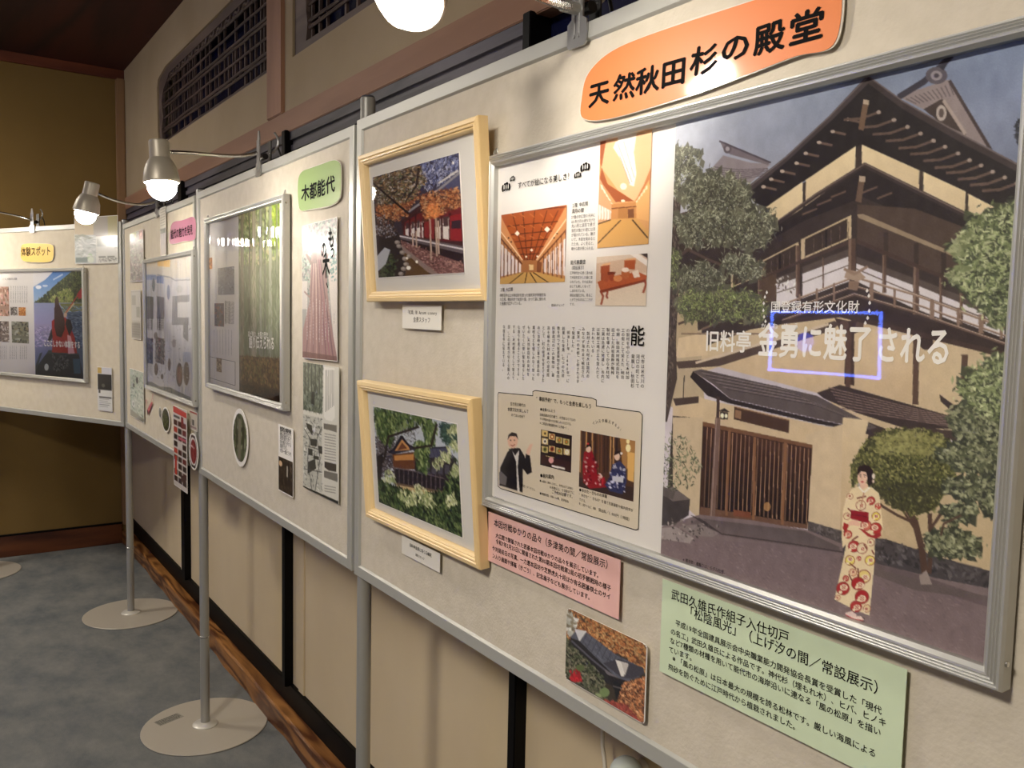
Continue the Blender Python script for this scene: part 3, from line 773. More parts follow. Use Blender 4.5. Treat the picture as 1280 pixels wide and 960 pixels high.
Ln([(845, 172), (930, 120), (975, 80), (1024, 32)], 7, (58, 54, 66)); cv.ell(975, 98, 38, 30, (92, 84, 92)); cv.ell(975, 98, 20, 17, (150, 140, 144)); cv.ell(975, 98, 9, 8, (70, 62, 70)); P([(985, 70), (1018, 28), (1028, 34), (1000, 80)], (44, 42, 54))
# --- main body of the house behind everything
P([(60, 900), (60, 650), (380, 560), (720, 330), (1290, 560), (1290, 1100), (60, 1100)], (62, 50, 44))
P([(735, 97), (860, 185), (1060, 300), (1290, 420), (1290, 570), (1210, 572), (1080, 505), (930, 432), (716, 335), (520, 462), (385, 554), (345, 540), (308, 492), (450, 380), (600, 240)], DK)
P([(735, 97), (738, 125), (620, 245), (460, 392), (325, 505), (308, 492), (450, 380), (600, 240)], (74, 62, 60))
P([(735, 97), (738, 125), (860, 215), (1060, 330), (1290, 450), (1290, 420), (1060, 300), (860, 185)], (66, 54, 52))
Ln([(738, 100), (600, 244), (450, 384), (310, 496)], 1.4, (120, 106, 104)); Ln([(738, 100), (860, 188), (1060, 302), (1290, 424)], 1.4, (112, 98, 96))
for (x, y) in ((375, 484), (402, 458), (440, 430), (490, 402), (522, 368), (568, 330), (615, 292), (668, 250)):
    Ln([(x, y), (x + 45, y + 10)], 2.6, (112, 88, 74)); cv.ell(x, y, 8, 6, (190, 170, 152))
for (x, y) in ((775, 225), (828, 252), (875, 276), (920, 299), (965, 324), (1005, 345), (1050, 368), (1090, 392), (1130, 410), (1170, 432), (1212, 452), (1255, 472)):
    Ln([(x, y), (x - 60, y + 22), (x - 120, y + 26)], 2.8, (104, 82, 70)); cv.ell(x, y, 8, 7, (172, 152, 136))
P([(722, 180), (742, 184), (722, 290), (704, 284)], (124, 94, 70)); P([(722, 180), (742, 184), (740, 200), (720, 196)], (190, 168, 140))
# cream frieze
for q in (((385, 554), (511, 466), (511, 560), (405, 620)), ((522, 460), (695, 343), (693, 432), (520, 552)), ((716, 337), (916, 427), (914, 508), (800, 445), (728, 408), (716, 412)), ((930, 432), (1076, 500), (1074, 582), (930, 512)), ((1086, 508), (1214, 574), (1130, 608), (1085, 585))):
    cv.grad(q, (240, 218, 170), (216, 192, 148))
# lower roof
P([(725, 406), (1130, 606), (1105, 700), (1000, 640), (720, 520), (520, 600), (360, 690), (340, 640), (415, 625)], (44, 35, 33))
Ln([(725, 408), (560, 512), (400, 625), (200, 745)], 5, (58, 46, 43)); Ln([(725, 408), (1125, 606)], 5, (60, 48, 45))
Ln([(727, 404), (560, 508), (410, 612)], 1.2, (120, 100, 92)); Ln([(727, 404), (1125, 602)], 1.2, (120, 100, 92))
for (x, y) in ((770, 484), (820, 505), (660, 500), (610, 528), (560, 560)): Ln([(x, y), (x - 50, y + 20)], 2.2, (110, 86, 70))
P([(708, 446), (728, 448), (714, 540), (694, 534)], (112, 86, 68)); P([(708, 446), (728, 448), (727, 468), (707, 466)], (188, 166, 140))
# upper storey under the lower roof
P([(700, 545), (900, 560), (1110, 640), (1100, 800), (905, 770), (700, 680)], (84, 66, 54))
P([(700, 580), (720, 578), (930, 668), (1100, 740), (1100, 752), (900, 672), (705, 592)], (160, 138, 108))
for x in (800, 905, 1000): Ln([(x, 610 + (x - 700) * .35), (x, 700 + (x - 700) * .4)], 5, (64, 50, 42))
for q in (((505, 667), (680, 582), (680, 662), (505, 738)), ((367, 742), (497, 675), (497, 748), (367, 800)), ((262, 792), (345, 752), (345, 800), (262, 835))):
    P(q, (206, 182, 140)); c0 = np.mean(q, 0); P([tuple(c0 + (np.array(p) - c0) * .84) for p in q], (66, 52, 42))
    mx = (q[0][0] + q[1][0]) / 2; Ln([(mx, (q[0][1] + q[1][1]) / 2 + 8), (mx, (q[2][1] + q[3][1]) / 2 - 6)], 2.5, (40, 30, 26))
    for k in range(6): Ln([(q[0][0] + 14 + k * (q[1][0] - q[0][0] - 24) / 5, q[0][1] + 2 - k * (q[0][1] - q[1][1]) / 6 + 8), (q[0][0] + 14 + k * (q[1][0] - q[0][0] - 24) / 5, q[3][1] - 8 - k * (q[3][1] - q[2][1]) / 6)], .7, (112, 92, 70))
# glazed gallery
GL = (214, 208, 212)
for q in (((420, 800), (490, 775), (490, 885), (420, 905)), ((510, 762), (670, 700), (672, 812), (510, 872)), ((697, 726), (895, 800), (895, 905), (697, 812)), ((915, 805), (985, 832), (985, 940), (915, 912)), ((995, 838), (1056, 860), (1056, 960), (995, 935)), ((1066, 866), (1210, 925), (1210, 1010), (1066, 955))):
    P(q, GL); P([q[0], q[1], ((q[1][0]), q[1][1] + 26), (q[0][0], q[0][1] + 24)], (88, 74, 66))
    Ln([((q[0][0] + q[3][0]) / 2, (q[0][1] + q[3][1]) / 2), ((q[1][0] + q[2][0]) / 2, (q[1][1] + q[2][1]) / 2)], 1.2, (104, 88, 78))
P([(368, 805), (420, 785), (420, 880), (368, 890)], (92, 70, 52)); cv.scatter([(420, 800), (485, 790), (485, 850), (420, 850)], 30, 5, [(230, 226, 216), (90, 74, 60)])
for (x0, y0, x1, y1, w) in ((682, 668, 682, 782, 24), (494, 690, 494, 862, 15), (582, 730, 582, 840, 5), (794, 722, 794, 850, 12), (905, 757, 903, 925, 17), (990, 800, 990, 950, 8), (1061, 830, 1061, 960, 9), (362, 740, 362, 880, 14), (1140, 880, 1140, 960, 8)):
    Ln([(x0, y0), (x1, y1)], w / 2.783, (96, 72, 58)); Ln([(x0 - w * .3, y0), (x1 - w * .3, y1)], w / 8, (136, 108, 88))
Ln([(700, 672), (905, 758), (1100, 840)], 3.6, (78, 58, 48)); Ln([(370, 800), (500, 745), (668, 678)], 3.6, (78, 58, 48))
# balcony rails
crop(cv, 820, 340, 2.783)
P([(380, 170), (660, 75), (900, 160), (1260, 240), (1260, 300), (1200, 300), (900, 210), (665, 130), (430, 190)], (58, 44, 38))
for (y0, y1, y2, w, c_) in ((95, 18, 150, 4, (146, 118, 98)), (122, 50, 178, 3, (120, 94, 78)), (150, 78, 205, 5, (104, 80, 66))):
    Ln([(440, y0 + 20), (690, y1), (900, y1 + 62), (1255, y2 + 60)], w * .55, c_)
    Ln([(440, y0 + 17), (690, y1 - 3), (900, y1 + 59), (1255, y2 + 57)], .8, (196, 172, 150))
for x in (500, 560, 620, 750, 830, 960, 1050, 1130, 1200):
    y = 18 + (x - 690) * (.3 if x > 690 else -.32); Ln([(x, y), (x, y + 62)], 4.5 if x in (750, 960, 1130) else 2.6, (140, 112, 92))
P([(664, -8), (710, 0), (730, 20), (700, 34), (655, 20)], (168, 142, 118)); P([(672, 30), (708, 34), (700, 66), (668, 60)], (140, 112, 90)); Ln([(655, -10), (690, 8), (736, -18)], 3, (150, 122, 100))
# brackets under the balcony and lower cream wall
P([(60, 380), (60, 300), (330, 200), (640, 150), (900, 215), (1210, 300), (1190, 600), (760, 560), (560, 420), (220, 330)], (205, 182, 142))
cv.grad([(220, 330), (640, 180), (900, 225), (900, 460), (640, 395), (560, 420)], (214, 190, 150), (200, 174, 134))
P([(622, 160), (668, 170), (730, 165), (712, 205), (690, 215), (690, 395), (655, 390), (660, 215), (640, 205)], (70, 50, 42)); cv.ell(655, 185, 16, 18, (96, 72, 60)); cv.ell(708, 188, 14, 16, (96, 72, 60))
Ln([(672, 205), (668, 400)], 6, (92, 66, 52)); Ln([(905, 215), (902, 458)], 6.2, (92, 68, 54)); Ln([(1073, 290), (1070, 430)], 6, (90, 66, 52)); cv.ell(940, 245, 24, 26, (60, 44, 38))
Ln([(440, 175), (640, 150), (910, 215), (1220, 290)], 5, (70, 52, 44))
# left lower block: walls, eave, roofs
P([(30, 240), (160, 200), (160, 345), (170, 445), (60, 470), (20, 460)], (188, 168, 134)); P([(735, 520), (800, 545), (760, 610), (715, 575)], (60, 46, 42))
P([(0, 200), (100, 180), (150, 230), (60, 300), (0, 300)], (110, 96, 70))
P([(80, 40), (140, 20), (150, 280), (70, 300)], (186, 164, 126)); P([(80, 230), (180, 210), (180, 290), (70, 300)], (214, 190, 150))
P([(70, 312), (220, 300), (620, 170), (640, 180), (610, 205), (220, 328), (80, 336)], (84, 66, 56)); Ln([(140, 316), (600, 182)], 3.2, (206, 186, 160)); Ln([(160, 200), (350, 120)], 3, (120, 96, 78)); Ln([(90, 215), (360, 215)], 2.2, (136, 112, 92))
P([(560, 420), (640, 392), (1040, 505), (1045, 545), (870, 545), (700, 490), (585, 440)], (62, 48, 44))
for i in range(7): Ln([(600 + i * 8, 412 + i * 12 - 10), (1035, 508 + i * 5)], 1.1, (128, 104, 96))
P([(130, 345), (160, 338), (560, 430), (770, 540), (740, 548), (560, 510), (260, 440), (200, 390)], (92, 80, 78))
for i in range(9): Ln([(150 + i * 12, 343 + i * 8), (430 + i * 16, 400 + i * 8), (740 + i, 530 + i)], .9, (132, 118, 114) if i % 2 else (66, 56, 56))
P([(130, 345), (200, 395), (260, 442), (560, 512), (740, 550), (735, 560), (550, 525), (250, 455), (180, 430), (120, 365)], (44, 34, 32))
P([(985, 425), (1060, 480), (1045, 500), (990, 450)], (60, 46, 42)); P([(930, 540), (1100, 560), (1110, 600), (920, 560)], (72, 56, 50))
# entrance wall
P([(60, 440), (150, 430), (165, 440), (560, 530), (740, 565), (700, 700), (700, 779), (60, 779)], (206, 182, 142))
P([(60, 500), (120, 505), (118, 779), (40, 779)], (52, 42, 36))
P([(60, 440), (150, 432), (150, 455), (70, 465)], (74, 58, 50))
for i in range(7): Ln([(66 + i * 8, 505), (64 + i * 8, 770)], 1, (112, 96, 80))
P([(274, 468), (465, 515), (463, 560), (272, 512)], (76, 50, 34)); Ln([(276, 470), (464, 516)], 1.5, (128, 90, 60)); P([(276, 478), (298, 484), (297, 512), (275, 506)], (150, 110, 76))
P([(583, 553), (617, 557), (616, 590), (582, 588)], (48, 36, 32))
Ln([(100, 360), (96, 440)], 1.6, (50, 42, 38))
# entrance door
crop(cv, 820, 500, 2.783)
P([(60, 60), (165, 60), (160, 420), (60, 330)], (200, 178, 142)); P([(520, 120), (700, 70), (680, 490), (520, 440)], (204, 182, 146))
P([(165, 75), (545, 155), (528, 448), (152, 398)], (58, 32, 20))
cv.grad([(178, 95), (535, 170), (522, 430), (165, 385)], (74, 42, 26), (26, 16, 14))
for k, x in enumerate(np.linspace(180, 532, 25)):
    t = (x - 165) / 370; c_ = (170, 128, 92); w = 1.05
    Ln([(x, 92 + t * 78), (x - 12 + t * 4, 368 + t * 62)], w, c_)
P([(165, 75), (545, 155), (543, 168), (165, 90)], (120, 78, 48)); P([(156, 370), (528, 432), (527, 448), (152, 398)], (112, 76, 54))
P([(270, 380), (330, 390), (330, 410), (270, 402)], (132, 70, 44)); cv.ell(388, 370, 12, 16, (210, 150, 80), .7)
Ln([(345, 130), (340, 415)], 4, (140, 92, 54)); Ln([(452, 150), (440, 430)], 4, (140, 92, 54)); Ln([(258, 105), (246, 400)], 4, (136, 90, 54))
P([(208, 60), (226, 60), (206, 430), (186, 428)], (120, 92, 80)); Ln([(212, 60), (192, 425)], 1.4, (160, 132, 116)); Ln([(218, -10), (216, 60)], 5, (70, 50, 44))
P([(224, 40), (252, 42), (250, 68), (226, 66)], (40, 30, 24)); cv.ell(232, 54, 6, 9, (255, 240, 200)); cv.ell(245, 55, 5, 8, (255, 240, 200)); P([(218, 38), (240, 28), (258, 42)], (40, 30, 26))
cv.grad([(650, 60), (740, 70), (700, 250), (680, 480), (640, 470)], (214, 192, 152), (190, 164, 124))
P([(530, 420), (650, 455), (650, 500), (528, 452)], (82, 74, 74)); cv.scatter([(530, 425), (650, 458), (650, 498), (530, 450)], 60, 5, [(104, 96, 96), (60, 54, 54)])
# ground
P([(20, 440), (152, 398), (340, 418), (530, 452), (650, 500), (800, 480), (1190, 600), (1280, 660), (1280, 1050), (-40, 900)], (124, 106, 106))
cv.grad([(0, 470), (650, 520), (1200, 700), (1200, 1010), (-40, 760)], (118, 100, 102), (140, 116, 116))
cv.grad([(150, 410), (520, 455), (640, 510), (640, 530), (230, 470), (120, 430)], (92, 80, 80), (110, 94, 94))
P([(650, 520), (780, 560), (1190, 700), (1190, 730), (780, 600), (640, 560)], (96, 80, 82), .7)
cv.scatter([(20, 470), (650, 540), (1190, 740), (1190, 990), (20, 600)], 1500, 5, [(150, 128, 126), (108, 90, 92), (132, 110, 110)], 3.5, .35, .35)
Ln([(150, 410), (230, 465), (480, 500), (650, 528)], 1.6, (66, 54, 52))
# rocks on the left
P([(20, 320), (60, 300), (120, 345), (115, 400), (60, 435), (20, 436)], (66, 58, 56)); P([(20, 320), (60, 300), (118, 345), (60, 352)], (112, 100, 96)); P([(25, 300), (70, 315), (60, 345), (20, 330)], (92, 82, 78))
P([(18, 445), (70, 440), (130, 478), (120, 498), (18, 482)], (156, 142, 138)); P([(80, 440), (150, 430), (220, 462), (200, 475), (130, 470)], (136, 122, 118)); P([(120, 398), (170, 420), (230, 465), (180, 440)], (60, 50, 48))
cv.scatter([(18, 400), (230, 440), (220, 480), (18, 500)], 80, 5, [(110, 98, 94), (160, 146, 140), (70, 62, 60)], 2)
# bush left
cv.scatter([(25, 110), (110, 130), (165, 230), (130, 300), (60, 320), (25, 300)], 260, 7, [(74, 84, 58), (116, 124, 88), (52, 58, 44), (150, 154, 118)], 4)
# wall on the right with dark base
P([(740, 160), (1200, 250), (1190, 605), (985, 560), (760, 480)], (196, 172, 130))
P([(650, 470), (800, 482), (985, 545), (1190, 600), (1190, 660), (985, 620), (780, 570), (650, 528)], (72, 66, 68))
cv.scatter([(660, 480), (800, 490), (1190, 610), (1190, 655), (790, 560), (660, 520)], 160, 7, [(92, 86, 88), (54, 50, 52)], 2)
P([(760, 585), (1190, 690), (1190, 700), (900, 660), (740, 600)], (100, 86, 84))
# round clipped tree
trunk = (84, 58, 46)
Ln([(935, 610), (925, 520), (900, 420), (870, 370)], 7, trunk); Ln([(950, 600), (955, 500), (952, 395)], 4.5, trunk); Ln([(905, 430), (840, 400), (790, 370), (745, 330)], 3, trunk); Ln([(930, 520), (960, 440), (1000, 380)], 3, trunk); Ln([(915, 470), (860, 385), (800, 350)], 2.5, trunk)
ball = [(700, 190), (730, 140), (790, 108), (870, 99), (950, 108), (1010, 130), (1045, 160), (1030, 210), (1040, 260), (1000, 330), (970, 380), (900, 400), (830, 370), (780, 330), (740, 340), (720, 280), (680, 300), (678, 230)]
P(ball, (70, 72, 36)); cv.scatter(ball, 3200, 4.5, [(96, 98, 46), (124, 124, 62), (66, 68, 34), (150, 146, 82), (84, 88, 40), (46, 48, 26)], 2, spread=1.5)
cv.scatter([(740, 290), (1010, 290), (960, 385), (880, 395), (800, 360)], 500, 5, [(52, 52, 30), (70, 70, 36)], 2, a=.7); cv.scatter([(760, 130), (900, 105), (1000, 140), (960, 190), (780, 190)], 500, 5, [(160, 156, 88), (140, 138, 74)], 2, a=.6)
P([(915, 610), (940, 590), (960, 640), (920, 640)], (150, 134, 126))
# shrubs at right
for q, n in ((((1020, 60), (1080, 10), (1240, 0), (1225, 180), (1120, 170), (1040, 110)), 1100), (((980, 190), (1060, 150), (1220, 170), (1215, 250), (1080, 240)), 600), (((1000, 290), (1110, 270), (1215, 290), (1210, 340), (1100, 350), (1020, 320)), 380), (((1150, 330), (1215, 340), (1205, 405), (1150, 380)), 180), (((1000, 380), (1110, 360), (1110, 400), (1020, 430)), 160), (((940, 480), (1030, 450), (1120, 490), (1110, 540), (960, 530)), 420)):
    cv.scatter(q, n // 4, 14, [(56, 64, 48), (48, 54, 42)], 1.6, spread=2); cv.scatter(q, n, 6, [(102, 108, 74), (74, 80, 54), (132, 136, 98), (50, 54, 40), (162, 164, 124)], 2.2, spread=3)
Ln([(990, 470), (1000, 430), (1060, 400)], 2, trunk)
# right edge tree, upper
crop(cv, 820, 60, 2.783)
for q, n in ((((1100, 610), (1200, 570), (1285, 540), (1285, 900), (1240, 990), (1130, 900), (1080, 830), (1030, 800), (1090, 760), (1040, 700)), 2200), (((1060, 1180), (1130, 1120), (1260, 1060), (1240, 1300), (1120, 1260)), 900)):
    cv.scatter(q, n // 5, 16, [(76, 84, 56), (64, 70, 50)], 1.6, spread=3); cv.scatter(q, n, 7, [(116, 130, 80), (156, 168, 112), (80, 92, 58), (60, 66, 48), (186, 192, 142)], 3.2, spread=5)
cv.scatter([(1250, 260), (1280, 250), (1280, 360), (1255, 330)], 90, 6, [(40, 42, 50), (60, 60, 66)], 3)
for x, y in ((1075, 655), (1060, 680), (1045, 710), (1035, 795), (1060, 770)): cv.scatter([(x - 25, y), (x, y - 20), (x + 40, y + 10), (x, y + 22)], 22, 8, [(120, 132, 84), (160, 166, 118)], 2.4)
# tree trunk at the left and pine pads
P([(50, 520), (90, 520), (75, 700), (80, 860), (70, 1000), (75, 1150), (40, 1300), (20, 1300), (30, 900)], (72, 58, 50)); cv.scatter([(50, 520), (88, 520), (72, 1000), (40, 1280), (25, 1280)], 300, 7, [(92, 76, 66), (52, 42, 38), (112, 96, 84)], 3, 1.4)
Ln([(75, 730), (140, 680), (190, 655)], 5, (92, 72, 60)); Ln([(120, 705), (180, 735), (240, 760)], 3.5, (92, 72, 60)); Ln([(80, 960), (160, 930), (260, 935)], 3.5, (92, 72, 60)); Ln([(90, 580), (160, 560), (230, 520)], 4, (92, 72, 60))
pads = [([(60, 350), (110, 345), (155, 380), (160, 440), (110, 500), (60, 520)], 420), ([(90, 520), (120, 470), (190, 430), (260, 445), (330, 490), (345, 560), (270, 590), (150, 590)], 1100),
        ([(60, 590), (160, 565), (280, 580), (400, 560), (418, 640), (370, 700), (250, 680), (110, 690)], 1500), ([(230, 730), (330, 720), (370, 790), (300, 800), (240, 770)], 360), ([(80, 790), (150, 740), (240, 790), (250, 840), (160, 860), (90, 850)], 500),
        ([(70, 900), (110, 850), (230, 845), (340, 860), (390, 900), (370, 946), (240, 940), (120, 946)], 1300), ([(40, 700), (80, 720), (70, 830), (40, 850)], 200)]
for k, (q, n) in enumerate(pads):
    cv.scatter(q, n // 5, 16, [(84, 82, 66), (100, 98, 76)], 1.6, spread=3)
    cv.scatter(q, n, 6.5, [(140, 144, 112), (116, 122, 92), (176, 178, 144), (92, 96, 76), (72, 72, 60), (196, 198, 166)] if k < 5 else [(144, 160, 86), (176, 188, 112), (112, 128, 66), (80, 90, 54)], 5.5, spread=4)
    cx_, cy_ = np.mean(q, 0); cv.scatter([tuple((np.array(p) - (cx_, cy_)) * .8 + (cx_, cy_ + 14)) for p in q], n // 4, 6, [(60, 56, 46), (84, 80, 62)], 4)
g_ = cv.img.mean(2, keepdims=True); cv.img[:] = np.clip((cv.img * .80 + g_ * .20) * 1.07 + 3, 0, 255)
# --- the woman in the kimono, crop (1020,560) x4
crop(cv, 1020, 560, 4.0)
P([(150, 820), (245, 848), (240, 868), (160, 846)], (60, 46, 46), .6)
P([(146, 822), (180, 812), (205, 832), (190, 850), (150, 836)], (236, 214, 206)); P([(190, 838), (225, 838), (240, 856), (215, 864), (188, 856)], (240, 218, 210)); Ln([(150, 832), (188, 852)], 1.2, (200, 90, 90)); Ln([(190, 854), (236, 860)], 1.2, (150, 60, 60))
P([(178, 205), (215, 190), (280, 195), (315, 225), (325, 300), (335, 400), (325, 440), (296, 452), (290, 600), (280, 700), (268, 836), (180, 800), (93, 755), (118, 640), (140, 540), (150, 480), (134, 500), (128, 440), (134, 320), (150, 250)], (240, 224, 186))
for (x, y, r, c_) in ((225, 285, 26, (232, 216, 180)), (275, 262, 22, (176, 44, 46)), (310, 290, 16, (200, 70, 60)), (170, 240, 16, (236, 220, 182)), (300, 340, 22, (238, 222, 96)), (250, 385, 28, (214, 120, 100)), (300, 400, 30, (186, 52, 50)), (155, 340, 18, (232, 214, 172)), (190, 490, 30, (180, 46, 48)), (230, 500, 28, (232, 216, 182)), (160, 430, 22, (206, 90, 76)), (215, 550, 12, (196, 80, 76)), (270, 560, 26, (240, 226, 110)), (170, 560, 26, (240, 226, 120)), (185, 620, 20, (230, 190, 150)), (240, 640, 34, (238, 218, 140)), (210, 675, 34, (176, 42, 46)), (135, 700, 34, (176, 42, 46)), (230, 742, 36, (176, 42, 46)), (200, 790, 30, (182, 54, 50)), (255, 800, 20, (232, 208, 160)), (150, 650, 16, (190, 60, 56)), (110, 745, 14, (232, 200, 160)), (275, 470, 18, (238, 226, 190))):
    cv.ell(x, y, r, r, (150, 70, 56)); cv.ell(x, y, r * .88, r * .88, c_)
    ox_, oy_ = RNG.normal() * r * .15, RNG.normal() * r * .15
    cv.ell(x + ox_, y + oy_, r * .62, r * .5, (246, 232, 204), n=7); cv.ell(x - r * .5 + ox_, y + r * .55, r * .3, r * .28, (244, 230, 196), n=6)
    for k_ in range(3): cv.line([(x + ox_ - r * .3, y + oy_ - r * .2 + k_ * r * .2), (x + ox_ + r * .3, y + oy_ - r * .25 + k_ * r * .22)], .7, (176, 84, 70))
for (a_, b_) in (((205, 250), (250, 240)), ((180, 460), (210, 440)), ((170, 575), (200, 600)), ((210, 600), (215, 650)), ((255, 505), (240, 480)), ((160, 380), (140, 420)), ((280, 510), (290, 530)), ((165, 630), (180, 660)), ((180, 320), (160, 300))): Ln([a_, b_], 1.6, (120, 60, 48))
P([(140, 370), (165, 385), (150, 420), (134, 400)], (170, 44, 44)); P([(215, 400), (260, 440), (300, 452), (325, 438), (325, 420), (280, 436), (235, 405)], (164, 44, 44))
P([(176, 308), (262, 320), (264, 372), (240, 370), (172, 350)], (150, 24, 40)); Ln([(176, 330), (262, 344)], .8, (110, 16, 30))
P([(160, 370), (185, 358), (205, 362), (225, 378), (215, 390), (190, 384), (165, 388)], (236, 196, 172))
P([(215, 195), (235, 205), (262, 190), (255, 175), (225, 175)], (236, 200, 176)); Ln([(215, 193), (240, 222), (268, 196)], 2, (250, 244, 232)); Ln([(240, 222), (222, 300)], 1.4, (196, 150, 120))
P([(206, 110), (215, 90), (240, 82), (265, 88), (285, 110), (290, 150), (280, 180), (262, 188), (255, 160), (215, 150)], (40, 24, 24))
cv.ell(232, 147, 25, 38, (240, 204, 182)); P([(206, 118), (222, 104), (250, 102), (262, 130), (250, 118), (225, 116), (210, 134)], (44, 26, 26))
cv.ell(222, 142, 4, 2.2, (50, 30, 28)); cv.ell(243, 144, 4, 2.2, (50, 30, 28)); Ln([(216, 133), (227, 132)], .8, (80, 50, 44)); Ln([(238, 133), (250, 136)], .8, (80, 50, 44)); Ln([(231, 146), (229, 156)], .6, (206, 160, 140)); P([(222, 166), (232, 164), (243, 167), (232, 173)], (190, 50, 56)); cv.ell(288, 140, 8, 14, (244, 232, 222)); cv.ell(286, 165, 6, 9, (238, 214, 200))
cv.noise(5, 60, None, 9); cv.grain(4)
cv.build('photo_print', R1, m_print, .0018)
cvA = cv
# lettering on the photo
tw = Lettering(R1, 'white_lettering', m_white_ink, .0024)
tw.line(pf, '国登録有形文化財', (963.5, 389.5), (1075, 390), bold=.012)
for t_, x in (('か', 951.5), ('ね', 966), ('ゆ', 979.5), ('う', 992)): tw.line(pf, t_, (x, 410.5), (x + 7, 411), bold=.01)
tw.line(pf, '旧料亭', (881.5, 436), (940, 438.5), height=.0235, bold=.018)
tw.line(pf, '金勇に魅了', (947.5, 441), (1091, 448), height=.0345, bold=.026)
tw.line(pf, 'される', (1094, 448.5), (1190, 453), height=.0335, bold=.026)
for sgn, x0 in ((-1, 957), (1, 1085)):
    b = MB()
    for k in range(6):
        t = -1.1 + k * .44; c_ = np.array(pf.m((x0 - sgn * 0, 384))) ; ctr_ = np.array((c_[0] + sgn * .006 * math.cos(t) - sgn * .004, c_[1] + .016 * math.sin(t)))
        b.v += [(ctr_[0] + dx, -.0024, ctr_[1] + dz) for dx, dz in ((0, -.0016), (.0016, 0), (0, .0024), (-.0014, 0))]; n_ = len(b.v); b.f.append((n_ - 4, n_ - 3, n_ - 2, n_ - 1))
    b.build('laurel_mark', m_white_ink, R1)
tk = Lettering(R1, 'black_lettering', m_ink, .0022)
tk.line(pf, '※置き物・看板りは、モデル仕様。', (854, 701), (909, 718), height=.0045)

# --- left text page, crop c3 = (600,180) x4, c4 = (600,390) x3.2
def c3(x, y): return (600 + x / 4., 180 + y / 4.)
def c4(x, y): return (600 + x / 3.2, 390 + y / 3.2)
tk.line(pf, 'すべてが絵になる美しさ！', c3(190, 222), c3(462, 172), bold=.008)
b = MB()
def crest(px, s):
    x, z = pf.m(px); 
    for dx, r in ((-.8, .5), (-.35, .55), (.2, .6), (.7, .5), (0, .5)):
        k = len(b.v); n = 10; zz = (1.1 - abs(dx)) * .55
        for i in range(n): a = 2 * math.pi * i / n; b.v.append((x + s * (dx + r * .62 * math.cos(a)), -.0022 - .00002 * r, z + s * (zz * .5 + r * 1.0 * math.sin(a))))
        b.f.append(tuple(range(k, k + n)))
def white_petal(px, s):
    x, z = pf.m(px)
    for dx in (-.5, 0, .5):
        k = len(bw.v); n = 8
        for i in range(n): a = 2 * math.pi * i / n; bw.v.append((x + s * (dx + .12 * math.cos(a)), -.0024, z + s * (.2 + .35 * math.sin(a))))
        bw.f.append(tuple(range(k, k + n)))
bw = MB()
for q, s in ((c3(133, 222), .0105), (c3(165, 178), .0062), (c3(528, 122), .009), (c3(490, 160), .0065)): crest(q, s); white_petal(q, s)
b.build('pine_crest', m_ink, R1); bw.build('pine_crest_line', m_paper, R1)
# room photos on the page
def pic(P_, root, quad, nx, nz, base, name='photo_print', out=.0018): return Canvas.quad(P_, quad, nx, nz, base)
# 1: big tatami hall
q = [c3(106, 355), c3(433, 305), c3(426, 692), c3(102, 698)]
cv = pic(pf, R1, q, 90, 100, (214, 150, 96)); crop(cv, 600, 180, 4)
cv.poly([(104, 355), (433, 305), (280, 580), (215, 582)], (170, 86, 40))
for i in range(7):
    t = i / 6.; y = 345 + 235 * t ** .7; cv.line([(110 + 105 * t ** .7, y), (430 - 150 * t ** .7, y - 28 * (1 - t))], 1.3, (96, 44, 22))
for x in (160, 215, 275, 335, 390): cv.line([(x, 335), (215 + (x - 104) * .2, 580)], 1.2, (98, 46, 24))
for i in range(14): cv.line([(150 + (i % 5) * 50, 350 + (i // 5) * 55), (180 + (i % 5) * 46, 368 + (i // 5) * 52)], 1, (196, 116, 62))
for x, y, r in ((188, 448, 13), (336, 428, 15), (259, 530, 8), (232, 563, 6), (288, 561, 6)): cv.poly([(x, y - r), (x + r, y), (x, y + r), (x - r, y)], (255, 246, 226)); 
cv.poly([(104, 430), (210, 580), (212, 640), (104, 690)], (196, 138, 88)); cv.poly([(433, 370), (285, 580), (285, 640), (428, 690)], (200, 142, 90))
for i in range(6):
    x = 108 + i * 17; cv.poly([(x, 500 + i * 18), (x + 13, 510 + i * 18), (x + 13, 655 - i * 3), (x, 662 - i * 4)], (238, 226, 220)); x = 415 - i * 20
    cv.poly([(x, 480 + i * 20), (x + 15, 470 + i * 20), (x + 15, 660 - i * 3), (x, 655 - i * 4)], (238, 226, 222)); cv.line([(104 + i * 18, 470 + i * 18), (104 + i * 18, 670)], 1.2, (110, 62, 34)); cv.line([(428 - i * 22, 440 + i * 22), (428 - i * 22, 670)], 1.2, (110, 62, 34))
cv.line([(104, 470), (212, 600)], 2, (112, 62, 34)); cv.line([(430, 430), (285, 595)], 2, (112, 62, 34)); cv.line([(104, 436), (214, 580)], 1.4, (250, 220, 180)); cv.line([(432, 375), (283, 580)], 1.4, (250, 220, 180))
for x, y in ((145, 470), (158, 490), (370, 470), (385, 448)): cv.ell(x, y, 4, 4, (50, 26, 18))
cv.poly([(212, 580), (285, 580), (285, 642), (212, 642)], (180, 120, 70)); cv.poly([(246, 602), (268, 602), (268, 630), (246, 630)], (236, 206, 150)); cv.poly([(285, 585), (310, 590), (305, 640), (285, 640)], (140, 84, 50))
cv.poly([(102, 672), (212, 640), (285, 640), (428, 675), (428, 700), (100, 700)], (214, 170, 96))
for x in (150, 225, 285, 350): cv.line([(240 + (x - 240) * .25, 642), (x, 696)], 1.2, (60, 40, 24))
cv.build('photo_print', R1, m_print, .0018)
